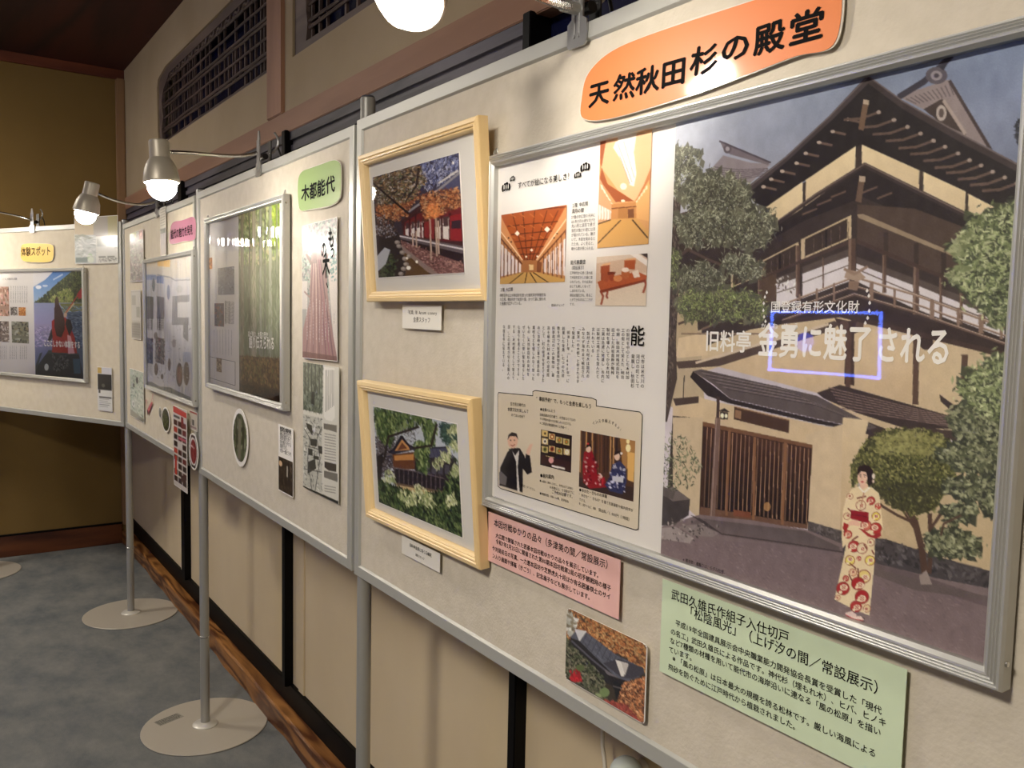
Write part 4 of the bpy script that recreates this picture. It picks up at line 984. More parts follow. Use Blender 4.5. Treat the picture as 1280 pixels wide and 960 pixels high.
# 2: tall hall with oval ceiling
q = [(751.5, 171.5), (816.5, 154), (810, 305), (746, 310.5)]
cv = pic(pf, R1, q, 70, 150, (212, 160, 104)); crop(cv, 600, 180, 4)
cv.poly([(600, -60), (860, -110), (860, 180), (770, 285), (690, 230), (610, 120)], (226, 186, 142)); cv.poly([(600, -60), (640, -60), (600, 180), (680, 290), (770, 285), (640, 200), (605, 100)], (160, 86, 46)); cv.poly([(860, 100), (850, 200), (775, 290), (820, 200)], (190, 120, 70))
cv.poly([(690, -70), (790, -100), (770, 40), (740, 60), (690, 30)], (232, 226, 216))
P = cv.poly
P([(680, -10), (740, -20), (770, 50), (782, 150), (770, 212), (748, 205), (735, 150), (700, 70), (668, 20)], (238, 232, 226))
for a_ in ((690, 0, 760, 190), (720, -10, 772, 170), (700, 60, 750, 200)): cv.line([(a_[0], a_[1]), (a_[2], a_[3])], .7, (150, 140, 136))
cv.ell(718, 212, 16, 16, (255, 240, 214)); cv.ell(716, 284, 10, 6, (255, 240, 214))
P([(590, 150), (605, 180), (668, 300), (660, 380), (592, 400)], (206, 160, 118)); P([(845, 180), (775, 300), (780, 370), (842, 385)], (222, 172, 110))
for i in range(5): P([(596 + i * 14, 300 + i * 8), (607 + i * 14, 308 + i * 7), (607 + i * 14, 372), (596 + i * 14, 380)], (236, 220, 214))
for i in range(5): P([(604 + i * 12, 200 + i * 22), (614 + i * 12, 208 + i * 22), (622 + i * 12, 232 + i * 18), (610 + i * 12, 226 + i * 18)], (244, 226, 200)); P([(838 - i * 12, 205 + i * 18), (828 - i * 12, 212 + i * 18), (824 - i * 12, 232 + i * 16), (836 - i * 12, 226 + i * 16)], (240, 216, 180))
P([(660, 300), (780, 290), (782, 372), (655, 376)], (196, 140, 84)); P([(692, 318), (738, 314), (738, 370), (692, 372)], (176, 124, 70)); P([(740, 325), (770, 322), (770, 368), (740, 370)], (120, 76, 46)); cv.line([(660, 322), (780, 312)], 1.4, (120, 70, 40))
cv.grad([(590, 400), (655, 376), (782, 370), (842, 440), (840, 512), (588, 528)], (206, 160, 92), (216, 170, 104))
for a_ in ((705, 380, 592, 495), (762, 378, 838, 468), (655, 378, 590, 400)): cv.line([(a_[0], a_[1]), (a_[2], a_[3])], 1.6, (62, 42, 26))
cv.build('photo_print', R1, m_print, .0018)
# 3: lacquer table
q = [c3(584, 566), c3(838, 546), c3(830, 810), c3(577, 810)]
cv = pic(pf, R1, q, 66, 66, (222, 204, 184)); crop(cv, 600, 180, 4); P = cv.poly
P([(577, 600), (838, 560), (838, 640), (577, 700)], (214, 186, 160)); P([(577, 720), (838, 660), (832, 812), (577, 812)], (226, 210, 188)); cv.line([(760, 545), (838, 600)], 6, (240, 232, 224)); P([(790, 545), (840, 545), (840, 575)], (60, 44, 40))
P([(590, 690), (640, 665), (790, 640), (835, 660), (830, 680), (605, 735)], (184, 92, 46)); P([(600, 732), (830, 676), (828, 688), (604, 746)], (130, 56, 28))
for a_ in (((608, 740), (618, 760), (608, 800)), ((822, 685), (830, 700), (815, 742)), ((640, 735), (635, 760), (640, 770))): cv.line(a_, 2.6, (150, 66, 34))
P([(606, 612), (650, 604), (650, 660), (640, 690), (606, 680)], (168, 82, 44)); P([(606, 612), (620, 600), (655, 594), (650, 606)], (232, 180, 130)); P([(722, 585), (778, 578), (775, 628), (722, 628)], (176, 88, 44)); P([(722, 585), (735, 576), (780, 570), (778, 580)], (230, 178, 126))
cv.ell(728, 648, 20, 28, (186, 104, 56)); cv.ell(728, 630, 18, 12, (246, 232, 214)); cv.ell(660, 665, 14, 20, (160, 74, 40)); cv.ell(690, 672, 22, 16, (214, 140, 86)); P([(760, 640), (790, 630), (800, 665), (770, 670)], (238, 222, 206)); P([(640, 640), (680, 640), (676, 652), (640, 655)], (120, 50, 26))
cv.grain(5); cv.build('photo_print', R1, m_print, .0018)
ts = Lettering(R1, 'small_lettering', m_ink2, .0021)
tk.line(pf, '１階 中広間', c3(460, 318), c3(542, 306), bold=.006); tk.line(pf, '満月の間', c3(460, 346), c3(521, 340), bold=.006)
L8 = ['27畳の中広間の天井に', 'は1年の月の満ち欠けを', '丸い月と波形で表す', '意匠が施され壁には月', 'が描かれている。障子', 'いて、木目を眺めると', 'たため、よく見ると、', '静かな趣が感じられる。']
for i, t_ in enumerate(L8): ts.line(pf, t_, c3(458, 374 + i * 22.3), c3(578, 362 + i * 23.5))
tk.line(pf, '能代春慶塗', c3(454, 602), c3(530, 598), bold=.006); tk.line(pf, '（常設展示）', c3(453, 628), c3(530, 625))
L9 = ['江戸時代から続く漆の技', 'で木目を生かした器に塗', 'られていた。その出来は', 'はとても美しくなって', 'しまわれている。', '現在は復元され、見るこ', 'とができるのはここだけ', 'です。']
for i, t_ in enumerate(L9): ts.line(pf, t_, c3(450, 651 + i * 22.3), c3(450 + 10.4 * len(t_), 651 + i * 22.3 - .1))
tk.line(pf, '２階 大広間', c3(102, 737), c3(166, 734), bold=.006)
for i, t_ in enumerate(['樹齢百年以上の秋田杉を使った格天井が特徴的な', '大広間。舞台付きで総百十畳、かつて宴に使われ', 'た座敷が広がっている。']): ts.line(pf, t_, c3(100, 763 + i * 21), c3(100 + 10.5 * len(t_), 761 + i * 21))
tk.line(pf, '動画もチェック', c3(359, 812), c3(424, 811))
# vertical article; px columns from the right, c4 coordinates
cols = ['代市は米代川の', '河口の町として', '発展し、秋田杉', 'の製材を中心とした木材加', '工の街として栄えた。明治', '中期、秋田木材株式会社を', '設立した井坂直幹が機械', '製材を導入してから木材加', '工業は急速に発達し、市内に', 'は製材工場が立ち並んだと', '言われている。', '　製材された材木は国内の', 'みならず海外まで輸出され、', '「東洋一の木都」と称されるま', 'で発達した。', '　明治23年（1890年）に', '創業した金勇。七つの大座', '敷を持つ大座建築物が特徴的な', '料亭周辺のこの建物は、最', '高を極めた材木業の迎賓館', 'として、町の経済を支えてきた', 'めに当時大工事で最良品の', '栗材などを惜しみなく使った', 'もの。天然秋田杉の良材を', 'ぜいたくに使い贅を凝らした', 'な造りを見ることができる。', 'する、木材都市として栄えて', '部。この宴席が伝える職人の', 'な技を今に伝えている。']
xs = np.linspace(652, 96, 29)
for i, (t_, x) in enumerate(zip(cols, xs)):
    top = 0 + 40 + 0.10 * (x - 96) * .3 + (102 if i < 3 else 0)
    n = len(t_); ln = 17.0 * n if i >= 3 else 19.5 * n
    ts.vertical(pf, t_, c4(x + 1, top + 10), c4(x - 1.5, top + 10 + min(ln, 225 if i >= 3 else 150)), width=.0062)
tk.line(pf, '能', c4(600, 126), c4(660, 130), bold=.008)
# beige advertisement box
bx = [pf.m(c4(*p)) for p in ((75, 322), (212, 335), (212, 318), (222, 314), (448, 344), (466, 352), (466, 376), (640, 400), (650, 412), (634, 868), (624, 872), (84, 706), (72, 696), (72, 330))]
b = MB(); b.v = [(x, -.0017, z) for x, z in bx]; b.f = [tuple(range(len(bx)))]; b.build('tinted_box', m_beigebox, R1)
b = MB()
for i in range(len(bx)):
    p, q_ = np.array(bx[i]), np.array(bx[(i + 1) % len(bx)]); d = (q_ - p) / np.hypot(*(q_ - p)); n_ = np.array([-d[1], d[0]]) * .0005; p = p - d * .0003; q_ = q_ + d * .0003
    k = len(b.v); b.v += [(*(c),) for c in ((p + n_)[0:1].tolist() + [-.0019] + (p + n_)[1:].tolist(), (q_ + n_)[0:1].tolist() + [-.0019] + (q_ + n_)[1:].tolist(), (q_ - n_)[0:1].tolist() + [-.0019] + (q_ - n_)[1:].tolist(), (p - n_)[0:1].tolist() + [-.0019] + (p - n_)[1:].tolist())]; b.f.append((k, k + 1, k + 2, k + 3))
b.build('box_outline', m_ink, R1)
tk.line(pf, '“事前予約”で、もっと金勇を楽しもう', c4(226, 352), c4(448, 386), bold=.008)
for i, (t_, x0, y0, x1, y1) in enumerate((('古き良き時代の', 122, 372, 184, 380), ('食事文化を楽しんで', 112, 394, 196, 404), ('みてはいかが？', 126, 416, 184, 426))): tk.line(pf, t_, c4(x0, y0), c4(x1, y1), bold=.004)
tk.line(pf, '●金勇べんとう', c4(242, 394), c4(303, 402), bold=.006); tk.line(pf, '●館内案内', c4(242, 660), c4(298, 668), bold=.006); tk.line(pf, '●ゆかた・きものの体験', c4(398, 716), c4(510, 744), bold=.006)
for i, t_ in enumerate(['古秋田産の幻の器で、大将産ならではの', 'その季節の品々をお楽しみいただける。', '※ご希望は電話要予約（2名様〜）。']): ts.line(pf, t_, c4(240, 414 + i * 17), c4(384 - i * 12, 438 + i * 16.5))
for i, t_ in enumerate(['■入館料：無料（ただし、中学生以下は無料）', '　　　　　８名様以上、５日前までに', '　　　　　ご予約が必要です。', '■開館時間：9時〜16時、見学自由']): ts.line(pf, t_, c4(240, 678 + i * 17), c4(378 - (22 if i == 3 else 0), 712 + i * 17))
for i, t_ in enumerate(['“ゆかた”“きもの”を着て写真撮影や館内見学が', 'できる。', '9：00〜16：00　貸出料／1,000円（1時間）']): ts.line(pf, t_, c4(397, 734 + i * 18.5), c4((614, 430, 606)[i], (800, 765, 838)[i]))
tk.line(pf, '（解説）タツオさん', c4(160, 694), c4(222, 716)); tk.line(pf, '施設の案内はこちら', c4(42, 741), c4(98, 758))
for t_, p, q2 in (('イ', (452, 452), (462, 448)), ('ン', (463, 447), (474, 444)), ('ス', (475, 443), (486, 442)), ('タ', (488, 441), (499, 441)), ('映', (501, 441), (512, 442)), ('え', (514, 443), (525, 446)), ('す', (527, 447), (537, 452)), ('る', (539, 454), (548, 460)), ('よ', (550, 462), (558, 470)), ('！', (560, 473), (567, 482))): tk.line(pf, t_, c4(*p), c4(*q2))
# presenter, meal box, kimono pair
def patch(q, nx, nz, base): cv = Canvas.quad(pf, q, nx, nz, base); crop(cv, 600, 390, 3.2); return cv
cv = patch([c4(78, 478), c4(232, 492), c4(226, 738), c4(78, 704)], 60, 80, (222, 210, 188)); P = cv.poly
cv.poly([(70, 470), (240, 470), (240, 760), (70, 760)], (222, 210, 188))
P([(112, 560), (128, 545), (160, 545), (178, 575), (190, 610), (208, 640), (190, 650), (172, 625), (172, 720), (80, 692), (84, 620)], (26, 22, 24)); P([(78, 640), (88, 638), (110, 660), (105, 694), (80, 686)], (112, 106, 104)); P([(130, 555), (142, 575), (158, 552), (152, 620), (160, 722), (150, 716), (146, 600)], (228, 222, 214)); P([(186, 555), (200, 530), (212, 528), (204, 552), (196, 580), (186, 574)], (232, 192, 166)); P([(184, 568), (200, 575), (208, 640), (190, 650), (178, 610)], (30, 26, 28))
cv.ell(132, 515, 20, 32, (232, 190, 164)); P([(112, 512), (116, 492), (130, 482), (148, 488), (154, 510), (144, 498), (122, 498)], (34, 26, 26)); cv.ell(124, 514, 3, 2, (40, 28, 26)); cv.ell(139, 514, 3, 2, (40, 28, 26)); cv.line([(124, 532), (132, 537), (141, 531)], 1.0, (150, 60, 56)); P([(116, 548), (122, 560), (128, 548)], (26, 22, 24))
cv.build('photo_print', R1, m_print, .0020)
cv = patch([c4(246, 468), c4(369, 496), c4(365, 644), c4(241, 610)], 48, 56, (40, 26, 24)); P = cv.poly
for (x, y) in ((262, 487), (290, 500), (318, 513), (346, 520), (262, 518), (262, 550), (290, 548), (318, 556), (348, 560), (286, 590), (258, 585)):
    cv.poly([(x - 13, y - 14), (x + 12, y - 10), (x + 11, y + 14), (x - 13, y + 10)], (214, 190, 130)); cv.ell(x, y, 8, 10, random.choice([(240, 236, 226), (230, 200, 120), (160, 60, 40), (120, 130, 60)])); cv.ell(x, y, 4, 5, random.choice([(60, 40, 30), (220, 120, 60), (240, 230, 160)]))
P([(245, 570), (300, 585), (362, 598), (362, 636), (244, 604)], (58, 30, 26)); cv.ell(286, 592, 10, 12, (232, 170, 170)); P([(288, 610), (340, 622), (340, 630), (288, 618)], (238, 232, 226))
cv.build('photo_print', R1, m_print, .0020)
cv = patch([c4(400, 474), c4(623, 515), c4(614, 752), c4(399, 705)], 80, 84, (84, 56, 38)); P = cv.poly
for i in range(12): cv.line([(404 + i * 12, 470), (402 + i * 12, 640)], 2, random.choice([(112, 74, 46), (60, 38, 28), (196, 150, 96)]))
P([(560, 500), (625, 515), (620, 640), (570, 620)], (176, 130, 76)); P([(590, 560), (620, 565), (614, 680), (590, 670)], (232, 186, 110)); cv.ell(593, 545, 10, 16, (255, 244, 190)); cv.ell(592, 518, 7, 10, (255, 240, 180)); cv.line([(548, 500), (546, 620)], 3, (50, 34, 28))
P([(399, 660), (500, 680), (616, 700), (614, 752), (399, 706)], (60, 42, 34))
P([(418, 560), (450, 555), (464, 600), (470, 650), (500, 660), (508, 700), (440, 705), (415, 680), (412, 620)], (150, 26, 34)); cv.scatter([(420, 570), (460, 580), (500, 690), (420, 690)], 60, 5, [(220, 190, 180), (180, 40, 50), (110, 16, 26)], 1.6)
cv.ell(436, 548, 10, 14, (236, 204, 182)); P([(424, 546), (430, 528), (446, 528), (450, 545), (440, 538)], (36, 22, 22)); cv.ell(434, 528, 5, 4, (210, 60, 60))
P([(530, 610), (560, 595), (582, 620), (586, 680), (570, 728), (520, 715), (500, 690), (520, 660)], (52, 56, 96)); cv.scatter([(530, 610), (580, 620), (580, 720), (510, 700)], 90, 5, [(210, 210, 226), (60, 64, 110), (34, 36, 72)], 1.6); P([(530, 655), (575, 660), (572, 682), (530, 675)], (214, 214, 220))
cv.ell(549, 578, 11, 16, (238, 206, 184)); P([(536, 575), (542, 558), (560, 556), (566, 574), (556, 566)], (36, 22, 22)); cv.ell(566, 566, 5, 5, (240, 236, 232))
cv.build('photo_print', R1, m_print, .0020)
# clear cover over poster
b = MB(); b.v = [(.014, -.0062, .014), (w1 - .014, -.0062, .014), (w1 - .014, -.0062, h1 - .014), (.014, -.0062, h1 - .014)]; b.f = [(0, 1, 2, 3)]
b.build('cover_sheet', cover_mat('flat clear cover', .02, .00022, (5, 1, 3), ior=1.33), R1)

# ================= wooden picture frames (their tops lean out from the board)
WOOD_PROF = [(0, 0), (0, .016), (.0015, .0185), (.0075, .0195), (.009, .0175), (.0105, .0185), (.0125, .0180), (.014, .0155), (.0155, .0160), (.0175, .0145), (.0185, .0100), (.0185, .004), (.006, 0)]
def wooden_frame(quad, lean, label):
    P, w, h = fit_sheet(PA, quad, .0195, lean)
    P = Plane(P.world(0, 0, -.0185), P.x, P.z)
    root = sheet_root(P, 'picture_frame', label, 'picture', 'pine picture frames beside the pole')
    rails = mitred(root, w, h, WOOD_PROF, m_pine)
    for o in (rails[1], rails[3]): o.data.materials[0] = m_pinez
    slab(root, 'mat_board', w - .035, h - .035, .001, mat('white mat board', (224, 220, 212), .7), x=.0175, z=.0175, front=-.006)
    slab(root, 'backing_board', w - .012, h - .012, .002, m_pine, x=.006, z=.006, front=-.003)
    b = MB(); b.v = [(.017, -.0085, .017), (w - .017, -.0085, .017), (w - .017, -.0085, h - .017), (.017, -.0085, h - .017)]; b.f = [(0, 1, 2, 3)]
    b.build('glass', cover_mat('clear frame glass', .01, 0, ior=1.14), root)
    return root, Plane(P.world(0, 0, .006), P.x, P.z), w, h
def photo_core(root, Pf, quad, nx, nz, base, ox, oy, s):
    cv = Canvas.quad(Pf, quad, nx, nz, base); crop(cv, ox, oy, s)
    # white bevel of the window mount
    x0, x1, z0, z1 = cv.b; mitred_root = root
    b = MB(); t = .0012
    for q in ((x0 - t, x1 + t, z1, z1 + t), (x0 - t, x1 + t, z0 - t, z0), (x0 - t, x0, z0, z1), (x1, x1 + t, z0, z1)): b.box(q[0], q[1], -.0072, -.006, q[2], q[3])
    b.build('mount_edge', m_paper, root)
    return cv
def fs(cv, pts, n, size, cols, elong=2.5, ang=None, a=.9): cv.scatter(pts, int(n * 2.4), size * .58, cols, elong, ang, a, spread=1.5)
RF1, PF1, wf1, hf1 = wooden_frame([(446.3, 193), (597.3, 145.8), (605, 376.5), (458, 377.5)], .075, 'upper pine frame with photo of red veranda under autumn leaves')
cv = photo_core(RF1, PF1, [(467, 221), (575, 191.5), (580.5, 340), (473, 347.5)], 110, 150, (60, 52, 60), 430, 120, 3.2)
P = cv.poly; Ln = cv.line
cv.raw([(0, 0), (cv.W, 0), (cv.W, cv.H), (0, cv.H)], lambda X, Y: np.array((70, 66, 88.)) * (1 - Y[..., None]) + np.array((58, 44, 42.)) * Y[..., None])
fs(cv, [(300, 270), (465, 225), (465, 330), (340, 370), (280, 340)], 500, 9, [(112, 122, 170), (150, 156, 190), (70, 72, 110), (196, 198, 216), (52, 48, 66)], 5, 1.9)
P([(360, 380), (465, 300), (468, 380), (380, 400)], (84, 84, 112)); Ln([(250, 470), (350, 400), (466, 305)], 3, (150, 146, 150)); Ln([(380, 350), (455, 300)], 2.5, (214, 208, 200))
P([(230, 500), (300, 440), (470, 400), (478, 640), (400, 620), (240, 560)], (70, 40, 42)); P([(245, 505), (300, 470), (468, 440), (470, 580), (400, 580), (240, 556)], (112, 40, 42))
for i, (x0, x1) in enumerate(((248, 262), (270, 284), (292, 306), (312, 320), (368, 388), (396, 420))):
    P([(x0, 520 - i * 6), (x1, 515 - i * 6), (x1, 560 + i * 3), (x0, 555 + i * 3)], (226, 216, 208)); P([(x0 + 2, 508 - i * 5), (x1 - 2, 506 - i * 5), (x1 - 2, 530 - i * 2), (x0 + 2, 532 - i * 2)], (84, 60, 60))
for x in (264, 288, 322, 364, 392, 424): Ln([(x, 470), (x, 575)], 2.2, (72, 30, 32))
P([(322, 480), (362, 470), (362, 570), (322, 562)], (140, 44, 46)); P([(424, 480), (470, 470), (472, 580), (424, 574)], (146, 40, 44)); P([(430, 500), (468, 496), (468, 530), (430, 530)], (60, 40, 50))
P([(218, 560), (240, 556), (476, 600), (478, 630), (400, 618), (230, 572)], (104, 92, 96)); Ln([(225, 560), (476, 612)], 2, (214, 206, 208)); Ln([(240, 585), (476, 650)], 2, (190, 178, 180)); P([(230, 572), (476, 630), (476, 665), (300, 610)], (48, 34, 38))
P([(215, 570), (260, 590), (478, 668), (480, 706), (380, 712), (200, 600)], (122, 84, 82)); fs(cv, [(215, 575), (478, 670), (478, 706), (380, 712)], 220, 5, [(156, 112, 106), (96, 62, 60), (180, 140, 128)], 2)
P([(205, 575), (380, 712), (360, 716), (215, 640)], (150, 128, 120)); P([(205, 590), (350, 716), (210, 722), (200, 640)], (102, 76, 48)); P([(195, 520), (225, 560), (250, 690), (245, 722), (150, 726), (140, 600), (150, 520)], (52, 44, 44))
fs(cv, [(150, 620), (210, 640), (205, 720), (145, 724)], 90, 10, [(44, 52, 36), (72, 84, 56), (30, 30, 30), (90, 96, 76)], 2); P([(135, 640), (165, 605), (188, 615), (170, 670), (150, 690), (138, 700)], (188, 190, 196))
for x, y in ((222, 600), (235, 625), (245, 650), (250, 672), (240, 690), (230, 710), (262, 640), (215, 585)): cv.ell(x, y, 11, 9, (140, 128, 122)); cv.ell(x - 2, y - 2, 7, 5, (176, 166, 156))
cv.ell(260, 686, 9, 8, (255, 250, 240)); cv.ell(293, 662, 5, 6, (255, 248, 236)); cv.ell(254, 648, 5, 5, (240, 232, 220))
for x0, y0, x1, y1 in ((290, 540, 292, 605), (345, 480, 350, 655), (368, 480, 372, 640), (378, 500, 380, 630), (275, 550, 278, 600)): Ln([(x0, y0), (x1, y1)], 2, (196, 170, 150))
L = [(176, 106, 62), (196, 132, 84), (134, 76, 54), (96, 56, 44), (206, 160, 116)]
fs(cv, [(130, 440), (250, 400), (300, 390), (250, 480), (200, 505), (140, 500)], 420, 7, L, 2); fs(cv, [(300, 400), (460, 370), (468, 440), (400, 470), (330, 500)], 420, 7, L, 2); fs(cv, [(340, 430), (380, 440), (380, 480), (340, 480)], 80, 7, [(214, 124, 72), (222, 150, 92)], 2)
fs(cv, [(120, 320), (300, 280), (330, 340), (270, 420), (130, 440)], 800, 8, [(120, 96, 70), (84, 64, 52), (160, 130, 92), (52, 46, 48), (106, 110, 84), (180, 170, 160)], 2.2)
fs(cv, [(125, 480), (200, 500), (215, 560), (130, 560)], 160, 7, [(84, 60, 50), (52, 42, 44), (110, 90, 80), (160, 160, 170)], 2); cv.ell(436, 270, 5, 6, (250, 244, 236)); Ln([(120, 350), (200, 420), (260, 470)], 2.6, (44, 34, 34)); Ln([(300, 290), (290, 360), (250, 420)], 2, (50, 40, 44))
cv.grain(5); cv.build('photo_print', RF1, m_print, .0068)
RF2, PF2, wf2, hf2 = wooden_frame([(448.7, 475), (593.4, 501), (599.7, 713.4), (456.6, 646)], .075, 'lower pine frame with photo of a temple roof above green foliage')
cv = photo_core(RF2, PF2, [(468.5, 507.5), (573.5, 531.5), (577, 671.5), (472.5, 626.5)], 110, 140, (196, 202, 210), 430, 440, 3.2)
P = cv.poly; Ln = cv.line
fs(cv, [(130, 260), (300, 260), (280, 420), (140, 460)], 240, 10, [(120, 118, 120), (160, 160, 166), (90, 86, 88)], 6); fs(cv, [(130, 340), (210, 360), (200, 490), (135, 500)], 340, 9, [(84, 76, 80), (110, 100, 104), (60, 52, 56)], 4)
P([(178, 400), (200, 385), (228, 335), (236, 335), (260, 370), (290, 388), (276, 392), (200, 410)], (56, 52, 64)); P([(205, 396), (234, 350), (262, 382), (265, 392)], (206, 150, 92)); P([(215, 394), (234, 362), (254, 386)], (120, 74, 50))
Ln([(182, 402), (205, 385), (232, 338), (262, 374), (292, 388)], 2.2, (34, 32, 42))
P([(276, 390), (415, 382), (440, 420), (450, 425), (300, 420)], (84, 84, 106)); Ln([(276, 388), (418, 381)], 2, (50, 50, 66))
for i in range(9): Ln([(290 + i * 16, 388), (300 + i * 16, 420)], .8, (66, 66, 88))
P([(196, 410), (285, 400), (285, 470), (200, 466)], (112, 70, 46)); P([(204, 415), (280, 408), (280, 432), (205, 434)], (206, 146, 84)); P([(285, 420), (450, 425), (455, 560), (285, 540)], (52, 44, 50))
P([(200, 466), (285, 474), (400, 500), (400, 560), (210, 530)], (40, 32, 38))
for i in range(11): Ln([(205 + i * 18, 460 + i * 3), (205 + i * 18, 530 + i * 4)], 1.1, (104, 90, 96))
Ln([(190, 460), (300, 480), (400, 505)], 1.6, (110, 96, 100)); Ln([(205, 525), (400, 560)], 3, (112, 92, 76)); P([(210, 530), (400, 565), (400, 585), (220, 550)], (206, 178, 130))
for i in range(5): P([(300 + i * 26, 450), (318 + i * 26, 452), (318 + i * 26, 490), (300 + i * 26, 486)], (84, 80, 92))
G = [(70, 92, 52), (112, 132, 78), (42, 58, 36), (150, 164, 108), (90, 110, 70)]
fs(cv, [(130, 225), (290, 250), (330, 265), (280, 300), (200, 320), (190, 380), (150, 350), (130, 300)], 300, 15, G, 3.4, 1.4); fs(cv, [(285, 370), (340, 370), (330, 480), (300, 470)], 130, 14, G, 3.2, 1.5); fs(cv, [(310, 270), (370, 285), (360, 380), (330, 360)], 90, 14, G, 3.2, 1.5)
fs(cv, [(388, 290), (462, 300), (462, 380), (400, 360)], 300, 7, [(60, 84, 72), (88, 112, 96), (40, 60, 54)], 2.5)
Ln([(135, 480), (165, 420), (180, 340), (240, 320), (300, 300)], 3, (50, 42, 40)); Ln([(280, 385), (350, 375), (372, 290)], 2.6, (50, 42, 40)); P([(135, 420), (160, 400), (150, 520), (137, 540)], (44, 38, 38))
G2 = [(84, 104, 60), (40, 54, 34), (120, 136, 84), (26, 34, 24), (60, 80, 46)]
cv.poly([(130, 520), (200, 560), (300, 580), (400, 570), (470, 420), (475, 760), (130, 620)], (30, 40, 28)); fs(cv, [(132, 510), (200, 540), (300, 575), (400, 560), (468, 400), (472, 745), (135, 610)], 900, 13, G2, 3, 1.3)
for x, y in ((185, 505), (240, 580), (300, 560), (270, 600), (410, 430), (380, 450), (440, 380), (340, 600), (445, 320), (450, 480), (320, 580), (430, 600)):
    fs(cv, [(x - 20, y + 15), (x - 12, y - 22), (x + 10, y - 26), (x + 22, y + 12)], 16, 13, [(196, 200, 150), (220, 222, 180), (150, 164, 110)], 3.4, 1.4)
cv.grain(4); cv.build('photo_print', RF2, m_print, .0068)
# ================= small cards, signs and prints
def paper_card(board, quad, out, name, label, cat, material, group=None, r=0.0, thick=.0008, keep=True):
    P, w, h = fit_sheet(board, quad, out, 0.0, keep)
    root = sheet_root(P, name, label, cat, group)
    b = MB(); b.prism(rounded(w, h, r) if r else [(0, 0), (w, 0), (w, h), (0, h)], 0, thick); b.build('sheet', material, root)
    return root, P, w, h
def small_line(L_, w, h, txt, fx0, fx1, fz, size=None, bold=0): L_.local(txt, (w * fx0, h * fz), (w * fx1, h * fz), size, bold)

R, P, w, h = paper_card(PA, [(503, 381), (552, 382), (551, 413), (503, 410)], .004, 'caption_card', 'small white caption card under the upper pine frame', 'caption card', m_card, 'caption cards under the frames')
Lt = Lettering(R, 'lettering', m_ink2, .0003); small_line(Lt, w, h, '「紅葉」秋 Autumn scenery', .12, .9, .62); small_line(Lt, w, h, '金勇スタッフ', .3, .74, .3)
R, P, w, h = paper_card(PA, [(502.5, 670.6), (550, 690), (549.4, 715.6), (502, 691.6)], .004, 'caption_card', 'small white caption card under the lower pine frame', 'caption card', m_card, 'caption cards under the frames')
Lt = Lettering(R, 'lettering', m_ink, .0003); small_line(Lt, w, h, '旧料亭金勇に咲く石楠花', .22, .8, .6, None, .01); small_line(Lt, w, h, '撮影スタッフ', .38, .62, .25)

# pink note card
m_pink = mat('pink card', (232, 186, 178), .6, noise=(30, (226, 178, 170), 2, (1, 1, 1)))
R, P, w, h = paper_card(PA, [(610.5, 640), (775.4, 699.4), (773.4, 773.6), (609.2, 701)], .004, 'note_card', 'pink card with black printed lines under the big poster', 'card', m_pink, keep=False)
def kp(x, y): return (600 + x / 6.737, 640 + y / 6.737)
Lt = Lettering(R, 'lettering', m_ink, .0003)
Lt.line(P, '本因坊戦ゆかりの品々（多津美の間／常設展示）', kp(118, 112), kp(1112, 490), bold=.012)
for t_, a_, b_ in (('大広間で開催された囲碁本因坊戦ゆかりの品々を展示しています。', (132, 210), (1020, 562)), ('令和7年5月25日に開催された第80期本因坊戦第2局の初手観戦時の様子', (134, 262), (1104, 665)), ('や対局前日の写真、一力遼本因坊や芝野虎丸十段ほか有名囲碁棋士のサイ', (104, 318), (1102, 738)), ('ン入り扇面や揮毫（きごう）、記念扇子なども展示しています。', (104, 380), (945, 748))):
    Lt.line(P, t_, kp(*a_), kp(*b_), bold=.014)
# green note card
m_green = mat('pale green card', (206, 222, 190), .55, coat=.25, coat_rough=.2, noise=(20, (200, 216, 184), 2, (1, 1, 1)))
R, P, w, h = paper_card(PA, [(828, 722.3), (1133.7, 838.3), (1125, 986), (824.4, 841)], .004, 'note_card', 'large pale green card with black lettering below the kimono poster', 'card', m_green, keep=False)
def kg(x, y): return (800 + x / 2.6667, 680 + y / 2.6667)
Lt = Lettering(R, 'lettering', m_ink, .0003)
for t_, a_, b_, bo in (('武田久雄氏作組子入仕切戸', (104, 180), (498, 330), .0), ('「松陰風光」（上げ汐の間／常設展示）', (150, 233), (824, 512), .0), ('平成19年全国建具展示会中央職業能力開発協会長賞を受賞した「現代', (118, 270), (806, 568), .004), ('の名工」武田久雄氏による作品です。神代杉（埋もれ木）、ヒバ、ヒノキ', (102, 298), (822, 610), .004), ('など7種類の材種を用いて能代市の海岸沿いに連なる「風の松原」を描い', (100, 328), (804, 640), .004), ('ています。', (96, 358), (184, 393), .004), ('※「風の松原」は日本最大の規模を誇る松林です。厳しい海風による', (108, 388), (788, 712), .004), ('飛砂を防ぐために江戸時代から植栽されました。', (94, 416), (532, 626), .004)):
    Lt.line(P, t_, kg(*a_), kg(*b_), bold=bo + .008)
